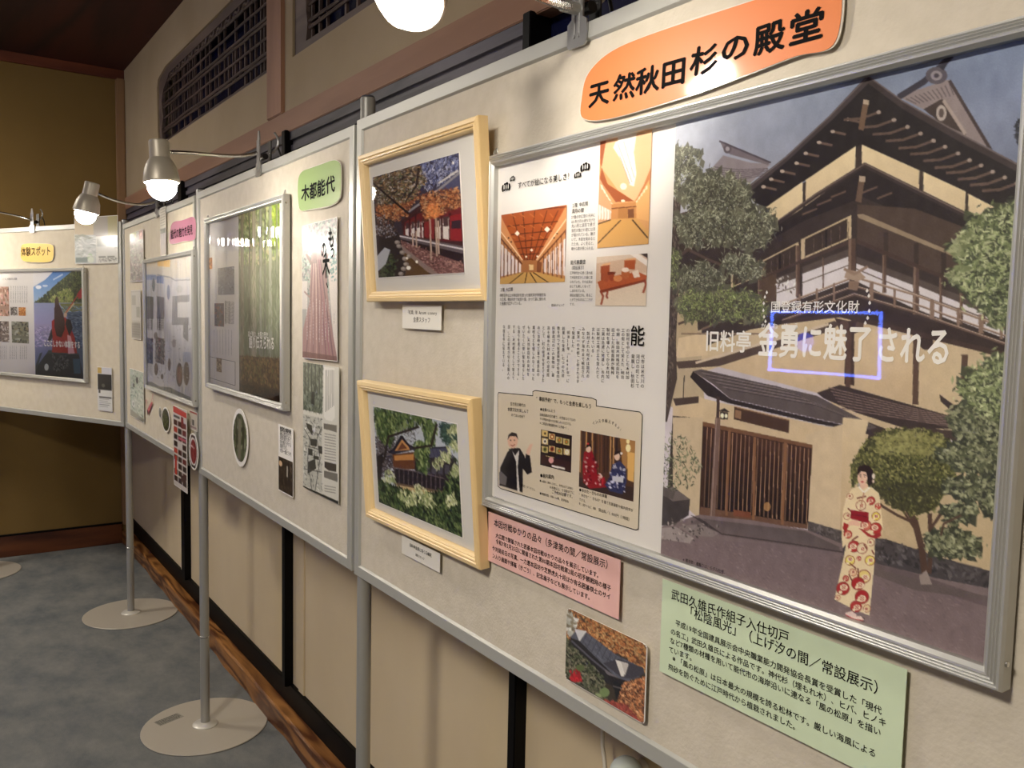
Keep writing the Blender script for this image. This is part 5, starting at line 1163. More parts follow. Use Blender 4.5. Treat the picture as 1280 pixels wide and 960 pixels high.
# small aerial photo card with rounded corners
R, P, w, h = paper_card(PA, [(709.5, 760.5), (808.5, 805), (806.5, 905.5), (706, 849)], .004, 'photo_card', 'photo card of a grey temple roof among orange autumn trees', 'photo card', m_paper, r=.006, keep=False)
cv = Canvas(P, .0, w, .0, h, 110, 100, (60, 52, 44)); crop(cv, 600, 620, 2.8235)
P_ = cv.poly; Ln = cv.line
AU = [(184, 120, 70), (150, 88, 52), (206, 154, 100), (100, 64, 42), (170, 140, 96)]
cv.scatter([(300, 395), (600, 520), (600, 640), (500, 560), (300, 500)], 2200, 4.2, AU, 1.8); cv.scatter([(300, 395), (345, 440), (330, 500), (300, 480)], 80, 9, [(214, 214, 206), (180, 180, 170), (140, 130, 110)], 2)
P_([(345, 470), (375, 480), (480, 560), (580, 610), (560, 640), (500, 660), (430, 610), (360, 540), (320, 500)], (92, 94, 106)); cv.scatter([(350, 480), (480, 560), (570, 615), (490, 640), (370, 540)], 120, 10, [(100, 102, 116), (80, 82, 94)], 8, .55)
for i in range(12): Ln([(360 + i * 18, 478 + i * 11), (340 + i * 18, 520 + i * 11)], .8, (66, 68, 80))
P_([(335, 470), (378, 478), (352, 515)], (206, 206, 208)); P_([(320, 500), (352, 512), (440, 600), (500, 660), (470, 670), (400, 640), (330, 540)], (40, 38, 42)); Ln([(325, 512), (400, 580), (500, 660)], 3, (86, 84, 94))
P_([(435, 590), (490, 575), (575, 605), (580, 625), (540, 645), (500, 640)], (66, 64, 74)); P_([(478, 578), (520, 590), (508, 636), (498, 636)], (226, 222, 216)); P_([(498, 585), (525, 592), (512, 634)], (196, 190, 186))
P_([(440, 610), (500, 648), (560, 652), (560, 665), (500, 662), (445, 625)], (112, 106, 112)); P_([(450, 630), (570, 668), (568, 700), (470, 680)], (36, 32, 36)); P_([(470, 650), (560, 690), (545, 730), (480, 715)], (22, 24, 30)); Ln([(470, 670), (560, 695)], 1.6, (96, 88, 90))
cv.scatter([(302, 490), (330, 530), (440, 640), (450, 740), (300, 650)], 1500, 4.4, [(64, 72, 50), (92, 98, 72), (34, 38, 30), (110, 112, 92), (130, 124, 104)], 2)
cv.scatter([(318, 620), (350, 615), (360, 650), (325, 655)], 80, 6, [(196, 40, 50), (160, 30, 40)], 2); cv.ell(355, 606, 15, 12, (92, 104, 66)); cv.ell(440, 692, 18, 16, (120, 140, 92)); cv.ell(415, 705, 14, 10, (150, 164, 120)); P_([(300, 640), (345, 660), (440, 720), (470, 745), (300, 670)], (60, 56, 52), .6)
cv.scatter([(510, 660), (590, 640), (590, 810), (480, 740)], 1600, 4.6, [(212, 146, 96), (182, 112, 72), (224, 172, 126), (120, 74, 52), (84, 52, 38)], 2.4); cv.scatter([(440, 720), (520, 740), (560, 790), (460, 750)], 150, 6, [(170, 80, 70), (130, 56, 50)], 2.5)
P_([(300, 640), (305, 650), (490, 762), (480, 764), (300, 664)], (226, 222, 214))
cv.grain(5)
rr = .006
def round_mask(w, h, r):
    def f(U, V):
        x = U * w; z = V * h; dx = np.maximum(np.maximum(r - x, x - (w - r)), 0); dz = np.maximum(np.maximum(r - z, z - (h - r)), 0)
        return dx * dx + dz * dz <= r * r
    return f
cv.build('photo_print', R, m_gprint, .0003, round_mask(w, h, rr))
# orange title sign: outline traced in its own plane
def blob_sign(board, outline, out, name, label, material, edge_white=True):
    pts = [np.array(board.m(q, out)) for q in outline]
    x0 = min(p[0] for p in pts); z0 = min(p[1] for p in pts)
    P = board.sub(x0, z0, out)
    root = sheet_root(P, name, label, 'sign', 'coloured title signs on the boards')
    # smooth closed outline
    q = [p - (x0, z0) for p in pts]; n = len(q); sm = []
    for i in range(n):
        p0, p1, p2, p3 = q[i - 1], q[i], q[(i + 1) % n], q[(i + 2) % n]
        for t in (0, .25, .5, .75):
            sm.append(.5 * ((2 * p1) + (-p0 + p2) * t + (2 * p0 - 5 * p1 + 4 * p2 - p3) * t * t + (-p0 + 3 * p1 - 3 * p2 + p3) * t ** 3))
    c = sum(sm) / len(sm)
    b = MB(); b.prism([tuple(p) for p in sm], -.0006, .0); b.build('sheet', material, root)
    b = MB(); b.prism([tuple(c + (p - c) * (1 + .0022 / max(np.hypot(*(p - c)), 1e-4))) for p in sm], .0, .0012); b.build('clear_border', mat('pale laminate edge', (214, 208, 194), .3, coat=.5), root)
    return root, P
m_or = mat('orange laminated sheet', (226, 128, 66), .5, coat=1.0, coat_rough=.09)
def ko(x, y): return (700 + x / 3.3684, y / 3.3684)
R, P = blob_sign(PA, [ko(88, 478), ko(92, 420), ko(110, 330), ko(160, 262), ko(230, 210), ko(330, 165), ko(500, 105), ko(700, 40), ko(850, -8), ko(1010, -50), ko(1130, -88), ko(1172, -75), ko(1188, -20), ko(1182, 90), ko(1160, 175), ko(1110, 215), ko(1000, 235), ko(850, 290), ko(700, 345), ko(540, 400), ko(380, 452), ko(240, 492), ko(150, 507), ko(105, 500)], .002, 'title_sign', 'large orange blob-shaped sign with black lettering above the big poster', m_or)
Lt = Lettering(R, 'lettering', m_ink, .0010)
for ch, x0, y0, x1, y1 in (('天', 120, 448, 210, 425), ('然', 222, 418, 318, 398), ('秋', 318, 396, 420, 368), ('田', 422, 366, 534, 338), ('杉', 545, 312, 665, 292), ('の', 672, 262, 804, 232), ('殿', 815, 232, 950, 190), ('堂', 960, 188, 1115, 146)):
    Lt.line(P, ch, ko(x0, y0), ko(x1, y1), height=.0315 * (1.0 if ch != 'の' else .95), bold=.028)
# ================= second board
m_gr = mat('green laminated sheet', (146, 178, 104), .5, coat=1.0, coat_rough=.08)
def kn(x, y): return (340 + x / 6., 180 + y / 6.)
R, P = blob_sign(PB, [kn(200, 440), kn(195, 360), kn(200, 260), kn(230, 205), kn(300, 178), kn(380, 150), kn(450, 125), kn(490, 128), kn(515, 160), kn(520, 260), kn(515, 380), kn(490, 430), kn(440, 462), kn(370, 476), kn(290, 490), kn(230, 502), kn(208, 485)], .002, 'title_sign', 'green rounded sign with black lettering above the tall tree print', m_gr)
Lt = Lettering(R, 'lettering', m_ink, .0010)
for ch, x0, y0, x1, y1 in (('木', 222, 420, 284, 408), ('都', 284, 408, 340, 392), ('能', 340, 390, 404, 370), ('代', 404, 366, 476, 346)): Lt.line(P, ch, kn(x0, y0), kn(x1, y1), height=.037, bold=.028)

def silver_poster(board, quad, out, label, cover, inset=.0155):
    P, w, h = fit_sheet(board, quad, .012, 0.0, False)
    P = board.sub(*board_xy(board, P, .012), .0056)
    root = sheet_root(P, 'framed_poster', label, 'poster', 'silver framed posters on the boards')
    mitred(root, w, h, POSTER_PROF, m_ribbed); hooks(root, w, h)
    slab(root, 'page', w - .028, h - .028, .001, m_paper, x=.014, z=.014, front=-.001)
    b = MB(); n = 1; b.v = [(.014, -.0062, .014), (w - .014, -.0062, .014), (w - .014, -.0062, h - .014), (.014, -.0062, h - .014)]; b.f = [(0, 1, 2, 3)]
    b.build('cover_sheet', cover, root)
    for z in (.02, h - .02):
        screw(root, w, -.005, z)
    return root, Plane(P.world(0, 0, .0015), P.x, P.z), w, h
def board_xy(board, P, out):
    d = P.o - board.o; return float(d @ board.x), float(d @ board.z)
m_wavy = cover_mat('wavy clear cover', .035, .004, (14, 1, 1.2), ior=1.25); m_wavy2 = cover_mat('wavy clear cover of the third poster', .035, .004, (12, 1, 2.5), ior=1.22)
RB, pB, wB, hB = silver_poster(PB, [(257.5, 274), (357, 242), (357, 515.5), (258.8, 483)], .004, 'silver framed poster of forest trunks with grey text page under wavy shiny cover', m_wavy)
def kf(x, y): return (255 + x / 3.4286, 240 + y / 3.4286)
cv = Canvas.quad(pB, [kf(150, 80), kf(322, 34), kf(326, 916), kf(150, 868)], 120, 250, (120, 128, 100)); crop(cv, 255, 240, 3.4286)
P_ = cv.poly; Ln = cv.line
cv.scatter([(150, 80), (326, 30), (326, 300), (150, 320)], 900, 10, [(160, 172, 120), (128, 146, 84), (190, 196, 150), (96, 112, 70), (176, 164, 130)], 2.2); cv.scatter([(290, 50), (326, 40), (326, 240), (295, 220)], 220, 9, [(150, 176, 60), (180, 196, 90), (120, 150, 50)], 2)
for x, w_, c_ in ((165, 14, (150, 140, 116)), (196, 7, (120, 116, 100)), (214, 20, (176, 168, 148)), (243, 14, (150, 150, 140)), (262, 6, (120, 120, 108)), (284, 16, (166, 168, 152)), (312, 10, (140, 146, 124))):
    P_([(x - w_ * .35, 40), (x + w_ * .35, 40), (x + w_ * .6, 740), (x - w_ * .6, 740)], c_); Ln([(x - w_ * .3, 60), (x - w_ * .45, 730)], 1, tuple(int(v * .62) for v in c_)); Ln([(x + w_ * .2, 60), (x + w_ * .3, 730)], .8, tuple(int(v * .8) for v in c_))
cv.scatter([(150, 300), (326, 300), (326, 720), (150, 700)], 500, 12, [(120, 132, 100), (160, 168, 140), (92, 100, 76)], 5, 1.5, .5)
P_([(150, 700), (326, 712), (326, 920), (150, 870)], (84, 62, 38)); cv.scatter([(150, 700), (326, 715), (326, 840), (150, 800)], 420, 7, [(130, 100, 60), (160, 130, 86), (96, 70, 42), (112, 104, 60)], 2); P_([(150, 820), (326, 850), (326, 920), (150, 870)], (52, 36, 22)); cv.scatter([(150, 815), (326, 850), (326, 915), (150, 868)], 160, 6, [(80, 56, 34), (40, 28, 18)], 2)
cv.build('photo_print', RB, m_print, .0018)
Lw = Lettering(RB, 'white_lettering', m_white_ink, .0024); Lw.line(pB, '森が育む、木都の歴史', kf(190, 618), kf(276, 624), bold=.01); Lw.line(pB, '語り伝えられる', kf(194, 664), kf(304, 672), height=.034, bold=.03)
# grey text page on the left
for q, nx, nz, base, cols in (([kf(14, 285), kf(36, 280), kf(36, 330), kf(14, 332)], 16, 24, (214, 140, 60), [(230, 160, 80), (180, 100, 40)]), ([kf(60, 325), kf(130, 320), kf(130, 440), kf(60, 440)], 40, 60, (104, 108, 132), [(84, 88, 112), (150, 150, 170), (60, 60, 84)]),
                              ([kf(45, 478), kf(86, 476), kf(86, 578), kf(45, 574)], 26, 50, (92, 84, 104), [(60, 52, 72), (130, 120, 140), (160, 90, 80)]), ([kf(54, 710), kf(76, 714), kf(76, 775), kf(54, 768)], 16, 30, (130, 110, 90), [(96, 70, 50), (180, 160, 130)])):
    cv = Canvas.quad(pB, q, nx, nz, base); cv.scatter([(0, 0), (cv.W, 0), (cv.W, cv.H), (0, cv.H)], 90, 6, cols, 2, raw=True); cv.build('photo_print', RB, m_print, .0018)
Lt = Lettering(RB, 'lettering', m_ink2, .002)
for i in range(7): Lt.vertical(pB, '秋田杉の森は木都能代の歴史を支え続け'[:14 + i % 4], kf(44 + i * 12.5, 590 - 0 * i), kf(44 + i * 12.5, 690 + i * 2), width=.006)
for i in range(6): Lt.line(pB, '豊かな森と人の', kf(90, 482 + i * 16), kf(130, 486 + i * 16))
b = MB()
for i in range(1):
    pts = [pB.m(kf(x, y)) for x, y in ((22, 705), (134, 728), (134, 830), (22, 795))]
    b.tube([(pts[k][0], -.0018, pts[k][1]) for k in (0, 1, 2, 3, 0)], .0006, 4)
b.build('box_outline', m_ink2, RB)
# tall tree print
R, P, w, h = paper_card(PB, [(377.3, 282.5), (421.5, 271), (421.5, 452), (378, 447.5)], .003, 'tall_print', 'tall print of a giant tree trunk with black brush lettering', 'poster', m_paper, 'tall prints on the second board')
cv = Canvas(P, .0015, w - .0015, .0015, h - .0015, 80, 230, (150, 150, 150)); crop(cv, 240, 220, 2.2857)
P_ = cv.poly; Ln = cv.line
cv.scatter([(313, 140), (418, 115), (418, 330), (313, 340)], 900, 7, [(96, 120, 116), (130, 150, 140), (70, 92, 96), (170, 180, 172), (110, 100, 110)], 2)
P_([(385, 230), (420, 215), (420, 535), (410, 530), (395, 360)], (216, 208, 204)); P_([(313, 300), (330, 300), (330, 380), (313, 380)], (196, 190, 188)); cv.scatter([(392, 200), (418, 190), (418, 300), (398, 300)], 90, 6, [(100, 150, 150), (140, 176, 170)], 2)
P_([(345, 190), (362, 175), (372, 190), (385, 270), (388, 340), (404, 460), (416, 530), (316, 520), (318, 440), (336, 360), (340, 260)], (150, 112, 116))
for x, c_ in ((326, (120, 84, 90)), (336, (176, 140, 140)), (346, (130, 92, 98)), (356, (186, 150, 146)), (364, (116, 76, 84)), (374, (160, 116, 122)), (384, (120, 66, 84)), (394, (150, 90, 108)), (404, (104, 60, 76))):
    Ln([(356 + (x - 362) * .28, 240), (358 + (x - 360) * .55, 360), (x, 525)], 2.2, c_)
P_([(340, 255), (325, 225), (330, 222), (346, 250)], (120, 90, 92)); P_([(345, 250), (352, 180), (358, 180), (356, 250)], (130, 100, 104)); P_([(370, 260), (388, 215), (393, 218), (380, 270)], (130, 100, 104)); Ln([(322, 330), (340, 350)], 3, (140, 110, 110))
P_([(316, 500), (416, 515), (416, 531), (316, 521)], (84, 40, 44), .6); cv.grain(6)
cv.build('photo_print', R, m_gprint, .0003)
Lt = Lettering(R, 'brush_lettering', m_ink, .0008)
for ch, x, y, s in (('も', 398, 182, 1.0), ('う', 402, 218, .7), ('の', 377, 215, .9), ('木', 384, 262, 1.2), ('、', 392, 300, .9)):
    a_ = (240 + x / 2.2857, 220 + y / 2.2857); c0_ = np.array(P.m(a_)); s_ = .034 * s; Lt.local(ch, c0_ - (s_ * .5, s_ * .4), c0_ + (s_ * .5, -s_ * .4), s_ * 1.35, .03)
Lt2 = Lettering(R, 'small_lettering', mat('pale ink', (226, 220, 220), .5), .0009)
for i in range(8): Lt2.vertical(P, '大きな秋田杉の下で木々が息をして風の音を'[i % 4: 14 + i % 5], (340 + (330 - 240) * 0 + 44 + i * 4.0 - .0, 373 + i % 3 * 2), (385.5 + i * 3.8 - 1, 425 + i % 3 * 3), width=.0052)
Lt3 = Lettering(R, 'seal_lettering', m_ink2, .0008); Lt3.vertical(P, 'ささき', (418, 391), (418, 405), width=.006)
# leaflet below it
R, P, w, h = paper_card(PB, [(379, 452.7), (423.7, 459), (423.3, 631), (379, 608)], .003, 'tall_print', 'tall leaflet with grey forest photo and town map under the tree print', 'poster', mat('leaflet paper', (222, 220, 210), .45), 'tall prints on the second board')
def kl(x, y): return (340 + x / 4.8, 440 + y / 4.8)
cv = Canvas(P, .0, w, .0, h, 80, 220, (220, 218, 208)); crop(cv, 340, 440, 4.8); P_ = cv.poly; Ln = cv.line
P_([(187, 55), (306, 72), (303, 372), (187, 345)], (112, 122, 108)); cv.scatter([(187, 55), (306, 72), (303, 372), (187, 345)], 420, 8, [(84, 94, 84), (140, 150, 136), (60, 70, 62), (104, 112, 96)], 3, 1.5)
for x in (200, 218, 240, 262, 285): Ln([(x, 60), (x, 240)], 2, (60, 66, 58))
P_([(238, 240), (258, 240), (256, 320), (236, 310)], (50, 54, 50))
P_([(312, 90), (376, 98), (376, 395), (360, 415), (325, 408), (312, 390)], (238, 236, 228))
P_([(187, 372), (300, 400), (300, 842), (190, 800)], (196, 196, 186)); cv.scatter([(190, 380), (300, 405), (300, 835), (192, 795)], 300, 6, [(150, 152, 144), (220, 220, 212), (110, 112, 108)], 3)
for q in (((232, 520), (270, 524), (270, 566), (232, 560)), ((218, 578), (245, 582), (245, 622), (218, 616)), ((280, 562), (302, 566), (302, 612), (280, 606)), ((250, 620), (282, 626), (282, 648), (250, 640)), ((205, 425), (240, 440), (245, 500), (215, 460)), ((215, 660), (260, 640), (265, 700), (215, 730))): P_(q, (64, 66, 62))
for a_ in (((195, 460), (230, 520), (215, 640), (240, 820)), ((300, 450), (270, 520), (290, 640), (260, 830)), ((192, 700), (300, 720)), ((200, 560), (300, 590))): Ln(a_, 1.4, (90, 92, 90))
P_([(310, 428), (388, 440), (388, 482), (310, 460)], (120, 116, 108)); P_([(315, 655), (385, 672), (385, 718), (340, 710), (315, 690)], (70, 66, 62)); P_([(312, 710), (392, 728), (392, 778), (312, 750)], (120, 118, 112))
for y in (490, 506, 522, 540, 556, 574, 590, 606, 624, 640, 800, 816, 832): Ln([(316, y), (382, y + 12)], 1.1, (120, 118, 112))
for i in range(7): Ln([(322 + i * 8, 110), (322 + i * 8, 360 - i * 6)], 1.0, (130, 128, 122))
P_([(187, 800), (402, 895), (402, 918), (187, 822)], (44, 48, 44))
cv.build('photo_print', R, m_gprint, .0003)
# ticket-like card and round picture
R, P, w, h = paper_card(PB, [(348, 530.6), (366.9, 535.8), (366, 622.5), (348, 612.8)], .002, 'photo_card', 'narrow white card with dark forest picture at the bottom, below the forest poster', 'photo card', m_paper, r=.002)
cv = Canvas(P, .002, w - .002, .003, h * .52, 30, 60, (44, 36, 32)); cv.scatter([(0, 0), (cv.W, 0), (cv.W, cv.H), (0, cv.H)], 110, 7, [(70, 56, 46), (30, 26, 24), (96, 84, 70)], 4, 1.5, raw=True)
for x in (.3, .52, .74): cv.rline([(x * cv.W, 0), (x * cv.W, cv.H * .8)], 1.6, (24, 20, 20))
cv.rell(.16 * cv.W, .2 * cv.H, 7, 10, (226, 190, 150)); cv.rline([(.62 * cv.W, .2 * cv.H), (.62 * cv.W, .5 * cv.H)], 2, (220, 214, 200)); cv.build('photo_print', R, m_gprint, .0003)
Lt = Lettering(R, 'lettering', m_ink, .0004)
for i, t_ in enumerate(('秋田杉の案内板', '森に囲まれた', '遊歩道を歩く', '木の香りがする', '場所です。', 'ぜひ一度どうぞ')): small_line(Lt, w, h, t_, .12, .88 if i != 4 else .7, .92 - i * .065, None, .03 if i == 0 else 0)
def oval_print(board, cpx, rx, rz, out, name, label, cat, cols, base, material=None, n=36, grp=None):
    c = np.array(board.m(cpx, out)); P = board.sub(c[0] - rx, c[1] - rz, out)
    root = sheet_root(P, name, label, cat, grp)
    b = MB(); b.prism([(rx + rx * math.cos(2 * math.pi * i / n), rz + rz * math.sin(2 * math.pi * i / n)) for i in range(n)], 0, .001); b.build('sheet', m_paper, root)
    cv = Canvas(P, 0, 2 * rx, 0, 2 * rz, 50, 60, base); cv.scatter([(0, 0), (cv.W, 0), (cv.W, cv.H), (0, cv.H)], 300, 8, cols, 2.4, raw=True)
    return root, P, cv
def ell_mask(k=.86): return lambda U, V: ((U - .5) ** 2 + (V - .5) ** 2) <= (.5 * k) ** 2
a_ = PB.m((290, 547), .002); b_ = PB.m((310, 547), .002); c_ = PB.m((300, 511), .002); d_ = PB.m((300, 583), .002)
R, P, cv = oval_print(PB, (300, 547), (b_[0] - a_[0]) / 2, (c_[1] - d_[1]) / 2, .002, 'round_picture', 'round forest picture on beige board under the forest poster', 'picture', [(70, 84, 56), (96, 108, 76), (46, 54, 40), (130, 136, 110)], (76, 84, 60))
cv.rline([(cv.W * .5, cv.H * .2), (cv.W * .45, cv.H)], 8, (120, 116, 100)); cv.rline([(cv.W * .3, 0), (cv.W * .3, cv.H * .7)], 3, (40, 40, 32)); cv.rline([(cv.W * .7, 0), (cv.W * .7, cv.H * .7)], 3, (40, 40, 32)); cv.build('photo_print', R, m_gprint, .0004, ell_mask())
# ================= third board
RC, pC, wC, hC = silver_poster(PC, [(181, 324), (243.2, 312.5), (243.2, 509.5), (181, 484)], .004, 'silver framed poster of tourist pictures and maps under cloudy cover', m_wavy2)
def kc(x, y): return (150 + x / 6.4, 250 + y / 6.4)
def kd(x, y): return (150 + x / 6.4, 390 + y / 6.4)
cv = Canvas(pC, .016, wC - .016, .016, hC - .016, 110, 220, (206, 204, 206)); P_ = cv.poly
cv.tf = lambda q: kc(*q)
P_([(200, 500), (560, 440), (560, 620), (300, 640), (200, 630)], (216, 210, 200)); P_([(300, 490), (400, 480), (400, 540), (300, 530)], (236, 196, 120)); P_([(200, 600), (290, 600), (300, 640), (200, 640)], (150, 164, 196)); cv.line([(300, 600), (400, 620), (440, 645), (560, 640)], 2, (150, 150, 158)); P_([(295, 610), (350, 610), (350, 670), (295, 665)], (110, 130, 180))
P_([(210, 770), (270, 775), (270, 950), (210, 950)], (96, 92, 96)); P_([(295, 770), (355, 780), (355, 955), (295, 950)], (110, 110, 124)); cv.ell(270, 680, 12, 55, (90, 96, 92)); cv.ell(388, 740, 12, 60, (120, 130, 160)); P_([(420, 770), (555, 760), (550, 1000), (415, 1000)], (150, 148, 150)); P_([(460, 820), (555, 815), (555, 940), (460, 940)], (210, 208, 206)); cv.ell(475, 715, 25, 30, (190, 190, 190))
cv.tf = lambda q: kd(*q)
P_([(205, 200), (265, 215), (265, 415), (205, 400)], (70, 80, 112)); cv.scatter([(205, 200), (265, 215), (265, 415), (205, 400)], 70, 7, [(40, 50, 84), (130, 140, 170), (100, 100, 110)], 2)
P_([(285, 200), (355, 215), (355, 420), (285, 400)], (92, 88, 96)); cv.scatter([(285, 200), (355, 215), (355, 420), (285, 400)], 80, 7, [(60, 52, 60), (150, 140, 140), (120, 90, 90)], 2); cv.ell(288, 190, 14, 30, (130, 120, 118)); cv.ell(290, 455, 14, 50, (104, 84, 76)); cv.ell(395, 420, 12, 52, (110, 90, 84)); cv.ell(432, 250, 16, 34, (160, 150, 150)); cv.ell(338, 515, 11, 22, (96, 84, 84))
cv.ell(475, 500, 26, 95, (104, 84, 72)); cv.ell(475, 500, 18, 70, (150, 110, 96)); cv.ell(530, 490, 24, 95, (120, 104, 94)); P_([(505, 90), (545, 60), (545, 240), (505, 200)], (140, 138, 134)); P_([(505, 320), (565, 320), (565, 400), (505, 400)], (176, 180, 196))
P_([(205, 550), (260, 560), (320, 595), (400, 600), (480, 640), (565, 680), (565, 740), (205, 610)], (120, 122, 120)); cv.scatter([(300, 100), (560, 100), (560, 600), (300, 560)], 60, 5, [(150, 148, 146), (180, 176, 176)], 3)
cv.build('photo_print', RC, m_print, .0018)
Lt = Lettering(RC, 'lettering', m_ink2, .0022)
for i in range(5): Lt.line(pC, '能代の見どころ案内', kd(210, 66 + i * 18), kd(262, 72 + i * 18)); Lt.line(pC, '海と森のまち', kd(296, 70 + i * 18), kd(352, 78 + i * 18))
def strip(board, quad, name, label, cat, cols, base, cells=(30, 80), grp=None, out=.002, paint=None, mt=None, margin=.002):
    R, P, w, h = paper_card(board, quad, out, name, label, cat, mt or m_paper, grp, keep=False)
    cv = Canvas(P, margin, w - margin, margin, h - margin, cells[0], cells[1], base)
    if cols: cv.scatter([(0, 0), (cv.W, 0), (cv.W, cv.H), (0, cv.H)], int(cells[0] * cells[1] / 14), 8, cols, 2.2, raw=True)
    if paint: paint(cv)
    cv.build('photo_print', R, m_gprint, .0003); return R, P, w, h
def rr_(cv, x0, y0, x1, y1, c, a=1.0): cv.raw([(x0 * cv.W, y0 * cv.H), (x1 * cv.W, y0 * cv.H), (x1 * cv.W, y1 * cv.H), (x0 * cv.W, y1 * cv.H)], c, a)
def p1(cv):
    rr_(cv, 0, 0, .5, .12, (150, 160, 100)); rr_(cv, .7, .0, 1, .18, (130, 36, 52)); cv.rell(.84 * cv.W, .08 * cv.H, 6, 8, (226, 160, 160)); rr_(cv, .12, .03, .4, .1, (50, 52, 70))
strip(PC, [kc(80, 262), kc(190, 238), kc(186, 652), kc(80, 655)], 'photo_leaflet', 'top left leaflet of many small red and grey pictures beside the corner pole', 'leaflet', [(96, 92, 104), (150, 146, 150), (60, 56, 70), (190, 180, 184), (120, 90, 100), (150, 164, 150)], (120, 116, 124), (40, 110), 'leaflets on the third board', .003, p1)
def p2(cv):
    rr_(cv, .05, .04, .95, .62, (206, 204, 196)); rr_(cv, .05, .66, .95, .97, (150, 146, 140)); rr_(cv, .1, .1, .5, .3, (170, 168, 160)); rr_(cv, .55, .34, .9, .55, (160, 160, 150))
    for k in range(5): cv.rline([(.08 * cv.W, (.7 + k * .05) * cv.H), (.92 * cv.W, (.7 + k * .05) * cv.H)], 1, (110, 106, 100))
strip(PC, [kc(90, 722), kc(166, 722), (176.2, 424.5), (164.4, 423.5)], 'photo_leaflet', 'small pale leaflet in the middle left of the cream board', 'leaflet', None, (188, 184, 176), (30, 80), 'leaflets on the third board', .003, p2)
def p3(cv):
    rr_(cv, 0, 0, 1, 1, (196, 206, 192)); cv.scatter([(0, 0), (cv.W, 0), (cv.W, cv.H), (0, cv.H)], 200, 7, [(150, 170, 150), (214, 220, 208), (120, 140, 124), (170, 190, 176)], 2.2, raw=True)
    cv.rell(.55 * cv.W, .2 * cv.H, 8, 14, (40, 44, 44)); cv.rell(.3 * cv.W, .33 * cv.H, 6, 9, (60, 64, 60)); cv.rell(.25 * cv.W, .72 * cv.H, 10, 14, (230, 232, 226)); cv.rell(.25 * cv.W, .72 * cv.H, 5, 7, (150, 160, 150)); cv.raw([(0, .86 * cv.H), (cv.W, .93 * cv.H), (cv.W, cv.H), (0, cv.H)], (150, 150, 136))
strip(PC, [kd(80, 462), kd(190, 470), kd(190, 875), kd(82, 838)], 'illustrated_map', 'pale green illustrated map at the lower left of the cream board', 'map', None, (196, 206, 192), (44, 100), None, .003, p3)
def p4(cv):
    rr_(cv, 0, 0, 1, .42, (224, 220, 206)); rr_(cv, 0, .44, 1, .54, (74, 84, 78)); rr_(cv, 0, .54, 1, 1, (160, 150, 160))
    for k in range(7): cv.rline([(.1 * cv.W, (.04 + k * .055) * cv.H), (.9 * cv.W, (.03 + k * .055) * cv.H)], 1.1, (150, 146, 136))
    for k in range(4): cv.rline([(.2 * cv.W + k * 9, .56 * cv.H), (.2 * cv.W + k * 9, .98 * cv.H)], 1.6, (104, 96, 110))
strip(PC, [kc(320, 70), kc(368, 45), kc(366, 440), kc(322, 452)], 'narrow_leaflet', 'narrow upright leaflet hanging over the top rail beside the lamp clip', 'leaflet', None, (200, 196, 190), (20, 90), 'leaflets on the third board', .004, p4)
m_pk = mat('mauve pink laminated sheet', (206, 122, 158), .5, coat=1.0, coat_rough=.08)
R, P = blob_sign(PC, [kc(398, 335), kc(400, 270), kc(412, 200), kc(440, 172), kc(490, 165), kc(540, 148), kc(575, 135), kc(600, 150), kc(608, 200), kc(606, 270), kc(600, 310), kc(570, 325), kc(510, 330), kc(450, 348), kc(412, 352)], .002, 'title_sign', 'mauve pink wavy sign with black lettering on the cream board', m_pk)
Lt = Lettering(R, 'lettering', m_ink, .0010)
for i, ch in enumerate('能代の魅力を発見'): x = 408 + i * 22; Lt.line(P, ch, kc(x, 308 - i * 5), kc(x + 22, 303 - i * 5), height=.034, bold=.02)
# pink arrow
b = MB(); pts = [PC.m(kd(x, y), .0015) for x, y in ((262, 655), (258, 690), (245, 730), (222, 775))]
rt = sheet_root(PC.sub(pts[-1][0] - .01, pts[-1][1] - .01, .001), 'arrow_sticker', 'red curved arrow sticker pointing down on the cream board', 'arrow'); ox, oz = pts[-1][0] - .01, pts[-1][1] - .01
vs = []
for i, (x, z) in enumerate(pts): vs += [(x - ox - .003, -.0005, z - oz), (x - ox + .003, -.0005, z - oz)]
b.v = vs; b.f = [(i * 2, i * 2 + 1, i * 2 + 3, i * 2 + 2) for i in range(3)]; b.build('shaft', mat('dull red sticker', (196, 104, 104), .5), rt)
def px2l(x, y): q = PC.m(kd(x, y), .0015); return (q[0] - ox, -.0006, q[1] - oz)
b = MB(); b.add([px2l(205, 700), px2l(222, 830), px2l(228, 800), px2l(215, 770), px2l(212, 700)], [(0, 1, 2, 3, 4)]); b.add([px2l(222, 830), px2l(262, 725), px2l(252, 720), px2l(216, 790)], [(0, 1, 2, 3)]); b.build('arrow_head', MATS['dull red sticker'], rt)
def orad(board, l, r, t, b_): 
    x0 = board.m(l, .002); x1 = board.m(r, .002); z1 = board.m(t, .002); z0 = board.m(b_, .002); return (x1[0] - x0[0]) / 2, (z1[1] - z0[1]) / 2
rx, rz = orad(PC, kd(335, 860), kd(398, 860), kd(366, 762), kd(366, 962))
R, P, cv = oval_print(PC, kd(366, 862), rx, rz, .003, 'round_picture', 'round dark green picture at the lower middle of the cream board', 'picture', [(64, 78, 40), (40, 50, 28), (110, 120, 60), (30, 34, 24)], (56, 66, 36)); cv.build('photo_print', R, m_gprint, .0004, ell_mask(.9))
rx, rz = orad(PC, kd(312, 805), kd(332, 805), kd(322, 760), kd(322, 852))
R, P, cv = oval_print(PC, kd(321, 805), rx, rz, .001, 'round_picture', 'smaller faded round picture half behind the dark green one', 'picture', [(120, 122, 112), (90, 92, 84), (160, 160, 150)], (120, 120, 110)); cv.build('photo_print', R, m_gprint, .0004, ell_mask(.86))
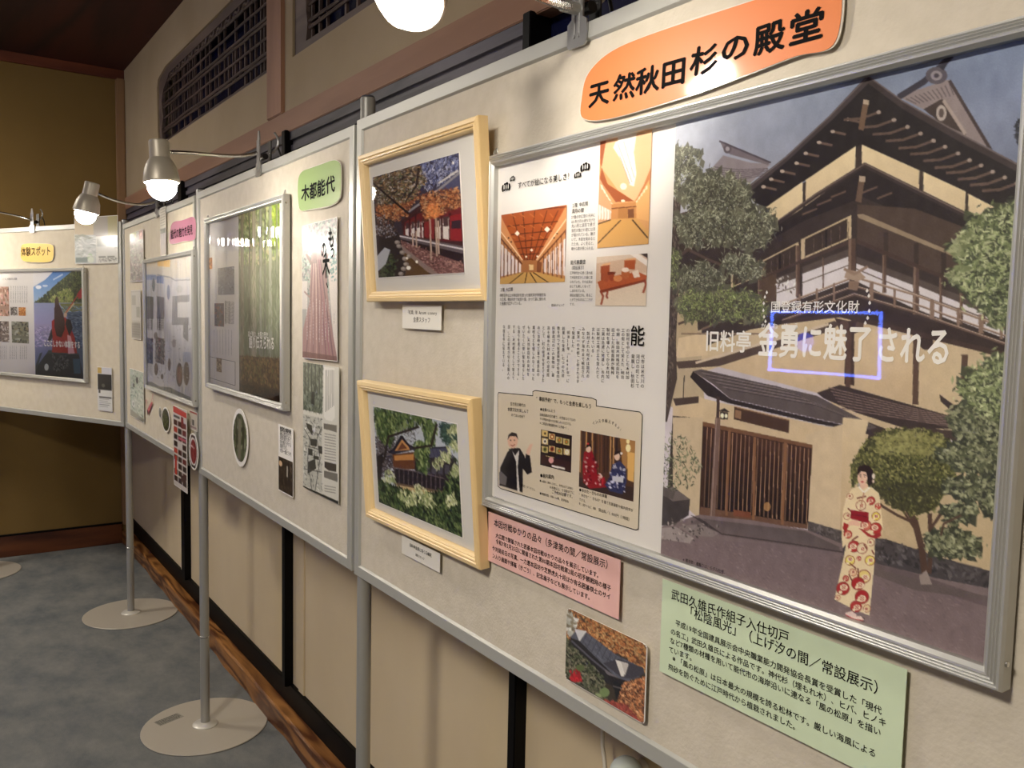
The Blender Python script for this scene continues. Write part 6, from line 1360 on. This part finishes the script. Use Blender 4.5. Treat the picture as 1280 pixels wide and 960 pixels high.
# hanging red leaflets
def ke(x, y): return (150 + x / 6., 480 + y / 6.)
def p5(cv):
    rr_(cv, 0, 0, 1, 1, (214, 206, 200)); cv.raw([(0, 0), (cv.W, .03 * cv.H), (cv.W, .095 * cv.H), (0, .08 * cv.H)], (206, 60, 56)); rr_(cv, .6, .1, .78, .24, (140, 20, 36))
    for i in range(9):
        for j in range(3):
            x0 = .05 + j * .32; y0 = .17 + i * .088; c_ = random.choice([(70, 28, 32), (52, 30, 34), (110, 40, 44), (44, 34, 40), (196, 70, 56)])
            if (i, j) in ((3, 1), (6, 0)): continue
            rr_(cv, x0, y0, x0 + .26, y0 + .065, c_)
    rr_(cv, .1, .62, .26, .86, (200, 60, 50)); rr_(cv, .55, .82, .92, .9, (66, 40, 44)); rr_(cv, .4, .36, .95, .39, (190, 90, 110)); rr_(cv, .05, .11, .5, .14, (90, 90, 88))
strip(PC, [ke(400, 155), ke(505, 205), ke(500, 828), ke(402, 742)], 'red_leaflet', 'long white leaflet with red photos hanging below the cream board edge', 'leaflet', None, (214, 206, 200), (50, 150), None, .016, p5)
def p6(cv):
    rr_(cv, 0, 0, 1, 1, (206, 196, 182)); rr_(cv, 0, 0, 1, .1, (186, 80, 78)); rr_(cv, .35, .45, .6, .75, (80, 76, 74)); rr_(cv, .1, .8, .9, .9, (150, 120, 120))
strip(PC, [ke(522, 200), ke(580, 210), ke(580, 350), ke(522, 345)], 'small_leaflet', 'small beige leaflet with red heading right of the red leaflet', 'leaflet', None, (206, 196, 182), (24, 36), None, .003, p6)
rx, rz = orad(PC, ke(514, 510), ke(586, 510), ke(550, 370), ke(550, 640))
R, P, cv = oval_print(PC, ke(550, 506), rx, rz, .010, 'round_sticker', 'round white sticker with dark red centre beside the hanging leaflet', 'sticker', None or [(236, 232, 226)], (236, 232, 226))
cv.rell(cv.W * .5, cv.H * .5, cv.W * .40, cv.H * .43, (60, 30, 34)); cv.rell(cv.W * .5, cv.H * .5, cv.W * .36, cv.H * .39, (236, 230, 224)); cv.rell(cv.W * .52, cv.H * .5, cv.W * .31, cv.H * .33, (126, 26, 38)); cv.rline([(cv.W * .22, cv.H * .36), (cv.W * .6, cv.H * .4)], 3, (214, 180, 180)); cv.rline([(cv.W * .5, cv.H * .2), (cv.W * .52, cv.H * .8)], 3, (160, 60, 70)); cv.rline([(cv.W * .3, cv.H * .1), (cv.W * .7, cv.H * .1)], 4, (70, 50, 50)); cv.rline([(cv.W * .3, cv.H * .9), (cv.W * .7, cv.H * .9)], 4, (40, 40, 44))
cv.build('photo_print', R, m_gprint, .0004, ell_mask(.96))
# ================= far left board
m_ye = mat('yellow laminated sheet', (250, 204, 84), .5, coat=.6, coat_rough=.15)
def ka(x, y): return (x / 6., 250 + y / 6.)
def kb(x, y): return (x / 6., 380 + y / 6.)
R, P = blob_sign(PD, [ka(155, 400), ka(160, 350), ka(180, 330), ka(240, 325), ka(310, 326), ka(370, 330), ka(398, 345), ka(402, 385), ka(398, 435), ka(380, 460), ka(330, 467), ka(250, 466), ka(185, 460), ka(160, 440)], .002, 'title_sign', 'yellow rounded sign with dark lettering on the far left board', m_ye)
Lt = Lettering(R, 'lettering', m_brownink, .0010); Lt.line(P, '体験スポット', ka(160, 416), ka(384, 410), height=.045, bold=.015)
q = [ka(-330, 508), ka(636, 508), (107.3, 478.5), ka(-330, 1270)]
xr_ = (PD.m(ka(636, 515), .012)[0] + PD.m((107.3, 478), .012)[0]) / 2; zt_ = PD.m(ka(636, 507), .012)[1]; zb_ = PD.m((107, 478.5), .012)[1]
PP = PD.sub(xr_ - .80, zb_, .0056); wD_, hD_ = .80, zt_ - zb_
RD = sheet_root(PP, 'framed_poster', 'silver framed poster of a river and red-clad paddler seen from behind', 'poster', 'silver framed posters on the boards')
mitred(RD, wD_, hD_, POSTER_PROF, m_ribbed); slab(RD, 'page', wD_ - .028, hD_ - .028, .001, m_paper, x=.014, z=.014, front=-.001); hooks(RD, wD_, hD_); screw(RD, wD_, -.005, .02); screw(RD, wD_, -.005, hD_ - .02)
b = MB(); b.v = [(.014, -.0062, .014), (wD_ - .014, -.0062, .014), (wD_ - .014, -.0062, hD_ - .014), (.014, -.0062, hD_ - .014)]; b.f = [(0, 1, 2, 3)]; b.build('cover_sheet', MATS['flat clear cover'], RD)
pD = Plane(PP.world(0, 0, .0015), PP.x, PP.z)
xL = pD.m(ka(252, 700))[0]
cv = Canvas(pD, xL, wD_ - .015, .015, hD_ - .015, 130, 200, (150, 180, 210)); P_ = cv.poly; Ln = cv.line
cv.tf = lambda q: ka(*q)
cv.grad([(240, 520), (630, 520), (630, 800), (240, 800)], (70, 130, 200), (190, 210, 228)); P_([(248, 530), (400, 525), (250, 640)], (232, 230, 228)); P_([(390, 528), (395, 545), (340, 600), (250, 655), (248, 530)], (232, 230, 228)); cv.ell(290, 655, 22, 14, (250, 250, 252)); cv.ell(340, 645, 20, 8, (220, 230, 240)); Ln([(400, 600), (470, 560)], 3, (200, 220, 236))
P_([(250, 775), (350, 715), (390, 660), (450, 610), (540, 535), (630, 530), (630, 775)], (66, 78, 50)); cv.scatter([(260, 772), (390, 670), (540, 540), (630, 535), (630, 770)], 500, 7, [(84, 98, 58), (52, 64, 40), (110, 120, 70), (40, 48, 34)], 2); cv.scatter([(380, 760), (420, 700), (520, 660), (560, 720), (540, 770), (400, 775)], 260, 6, [(150, 164, 84), (120, 136, 70), (170, 170, 110)], 2)
cv.grad([(240, 772), (630, 772), (630, 1000), (240, 1000)], (150, 160, 196), (180, 170, 206)); P_([(450, 778), (630, 775), (630, 850), (600, 830), (480, 850)], (120, 124, 70)); cv.scatter([(450, 800), (630, 790), (630, 980), (520, 960)], 200, 10, [(90, 120, 150), (70, 96, 130), (130, 140, 120), (140, 170, 200)], 5, .05)
cv.tf = lambda q: kb(*q)
cv.grad([(255, 150), (630, 150), (630, 560), (255, 560)], (176, 168, 200), (60, 84, 130)); P_([(500, 60), (630, 60), (630, 560), (560, 560), (540, 250)], (84, 104, 130)); cv.scatter([(520, 80), (630, 80), (630, 330), (560, 330)], 220, 10, [(60, 84, 112), (120, 140, 160), (40, 60, 90)], 5, .05); cv.scatter([(260, 180), (380, 160), (370, 300), (262, 330)], 160, 10, [(200, 190, 216), (160, 150, 190)], 6, .1)
P_([(268, 480), (350, 370), (590, 370), (625, 540), (625, 560), (258, 545)], (40, 50, 58)); P_([(350, 370), (365, 345), (560, 350), (595, 380)], (64, 74, 82)); cv.ell(350, 472, 16, 26, (216, 222, 220)); cv.scatter([(395, 380), (510, 390), (520, 500), (400, 500)], 160, 6, [(70, 76, 84), (30, 36, 44), (110, 112, 118)], 2); P_([(545, 410), (600, 410), (605, 520), (555, 520)], (50, 90, 116)); P_([(300, 370), (320, 360), (262, 530), (256, 500)], (60, 70, 76))
P_([(388, 130), (420, 100), (490, 100), (515, 140), (560, 250), (578, 370), (390, 362), (395, 280)], (172, 36, 36)); P_([(500, 110), (530, 120), (545, 180), (520, 240), (490, 150)], (36, 34, 44)); P_([(505, 230), (530, 240), (560, 370), (510, 372)], (226, 170, 176)); P_([(388, 180), (360, 270), (375, 285), (396, 250)], (44, 38, 46))
P_([(408, 30), (425, 0), (445, 5), (470, 60), (486, 130), (486, 190), (460, 250), (425, 240), (408, 170)], (62, 28, 36)); P_([(412, -30), (425, -60), (440, -30), (445, 8), (412, 20)], (70, 40, 44))
cv.tf = lambda q: ka(*q)
P_([(490, 840), (545, 770), (560, 780), (500, 850)], (214, 196, 150)); Ln([(492, 850), (600, 690)], 2, (190, 60, 50)); P_([(575, 710), (618, 650), (618, 735), (590, 745)], (176, 40, 48)); cv.ell(490, 862, 12, 18, (214, 180, 150)); cv.grain(4)
cv.build('photo_print', RD, m_print, .0018)
Lt = Lettering(RD, 'white_lettering', m_white_ink, .0024); Lt.line(pD, 'ここにしかない体験をする', kb(330, 312), kb(604, 330), height=.034, bold=.03)
for q, base, cols in (([ka(-20, 650), ka(68, 650), ka(68, 872), ka(-20, 868)], (196, 160, 140), [(226, 206, 190), (60, 40, 36), (170, 120, 96), (230, 180, 170)]), ([ka(80, 802), ka(130, 802), ka(130, 866), ka(80, 866)], (120, 112, 108), [(200, 196, 190), (70, 64, 60)]), ([ka(140, 805), ka(192, 805), ka(192, 868), ka(140, 868)], (206, 130, 60), [(236, 180, 100), (160, 90, 40)]),
                      ([kb(-20, 128), kb(68, 130), kb(68, 288), kb(-20, 282)], (140, 124, 116), [(216, 206, 200), (84, 70, 66)]), ([kb(88, 130), kb(216, 134), kb(216, 296), kb(88, 290)], (140, 140, 120), [(90, 92, 76), (190, 190, 176), (60, 54, 50), (150, 140, 110)])):
    cv = Canvas.quad(pD, q, 36, 50, base); cv.scatter([(0, 0), (cv.W, 0), (cv.W, cv.H), (0, cv.H)], 80, 9, cols, 2, raw=True); cv.rline([(0, cv.H * .7), (cv.W, cv.H * .72)], 6, tuple(int(v * .9) for v in base)); cv.build('photo_print', RD, m_print, .0018)
Lt = Lettering(RD, 'lettering', m_ink2, .0022)
for i in range(8): Lt.vertical(pD, '能代では、山と海の恵みを受けて暮らす', ka(84 + i * 17, 645), ka(84 + i * 17, 775), width=.0075)
for k in range(3):
    for i in range(4): Lt.vertical(pD, '川の流れに身を任せて漕ぎ出す舟', kb(2 + k * 76 + i * 15, 310), kb(2 + k * 76 + i * 15, 415), width=.0075)
Lt.line(pD, 'ここでしか出会えない風景', ka(16, 600), ka(130, 598))
b = MB(); crest_px = ka(162, 590)
# landscape sheet at the top right corner
def p7(cv):
    rr_(cv, 0, 0, .5, .38, (176, 156, 120)); rr_(cv, .45, 0, .8, .44, (140, 132, 120)); rr_(cv, .78, 0, 1, .44, (150, 140, 90)); cv.raw([(0, .36 * cv.H), (.5 * cv.W, .4 * cv.H), (.5 * cv.W, cv.H), (0, cv.H)], (176, 182, 180))
    cv.raw([(0, .38 * cv.H), (.2 * cv.W, .36 * cv.H), (.48 * cv.W, .46 * cv.H), (0, .5 * cv.H)], (120, 126, 110)); rr_(cv, .02, .86, .3, .97, (92, 112, 112)); cv.rell(.36 * cv.W, .86 * cv.H, 9, 12, (150, 176, 140)); cv.rell(.38 * cv.W, .92 * cv.H, 10, 10, (196, 206, 190)); rr_(cv, .5, .44, 1, 1, (206, 206, 198))
    rr_(cv, .53, .47, .73, .64, (120, 124, 118)); rr_(cv, .76, .48, .99, .64, (104, 108, 104)); rr_(cv, .56, .85, .72, .88, (80, 80, 76)); rr_(cv, .76, .85, .92, .88, (80, 80, 76)); cv.scatter([(.55 * cv.W, .9 * cv.H), (cv.W * .97, .9 * cv.H), (cv.W * .97, .97 * cv.H), (.55 * cv.W, .97 * cv.H)], 40, 4, [(90, 88, 84), (150, 146, 140)], 2, raw=True)
    rr_(cv, .5, .42, 1, .445, (226, 226, 216)); rr_(cv, .92, .66, .99, .69, (90, 90, 86)); cv.scatter([(0, .4 * cv.H), (.5 * cv.W, .4 * cv.H), (.5 * cv.W, .86 * cv.H), (0, .84 * cv.H)], 90, 10, [(196, 200, 196), (150, 156, 152), (210, 212, 208)], 5, 0.05, raw=True)
strip(PD, [ka(558, 130), ka(888, 118), ka(882, 484), ka(562, 470)], 'landscape_print', 'glossy grey landscape print standing above the top rail at the board corner', 'print', None, (180, 180, 172), (70, 76), None, .004, p7)
def p8(cv):
    rr_(cv, 0, 0, 1, .16, (206, 206, 214)); rr_(cv, 0, 0, .3, .14, (196, 166, 90)); rr_(cv, .0, .16, 1, .52, (34, 34, 36)); cv.rell(.4 * cv.W, .42 * cv.H, 7, 6, (90, 92, 84)); rr_(cv, 0, .52, 1, 1, (220, 220, 216)); rr_(cv, .06, .53, .2, .6, (90, 88, 84))
    for k in range(6): rr_(cv, .12, .68 + k * .045, .9 - .1 * (k % 3), .69 + k * .045, (120, 118, 114))
    rr_(cv, .1, .68, .95, .705, (60, 58, 56))
strip(PD, [kb(732, 468), kb(842, 482), kb(840, 806), kb(732, 796)], 'photo_card', 'narrow card with black and white picture at lower right of the far left board', 'photo card', None, (220, 220, 216), (30, 70), None, .003, p8)

finish_glyphs()
for L_ in PENDING: L_.finish()
for ld in [o for o in bpy.data.objects if o.name.startswith('letter') and o.type == 'FONT']: bpy.data.objects.remove(ld)
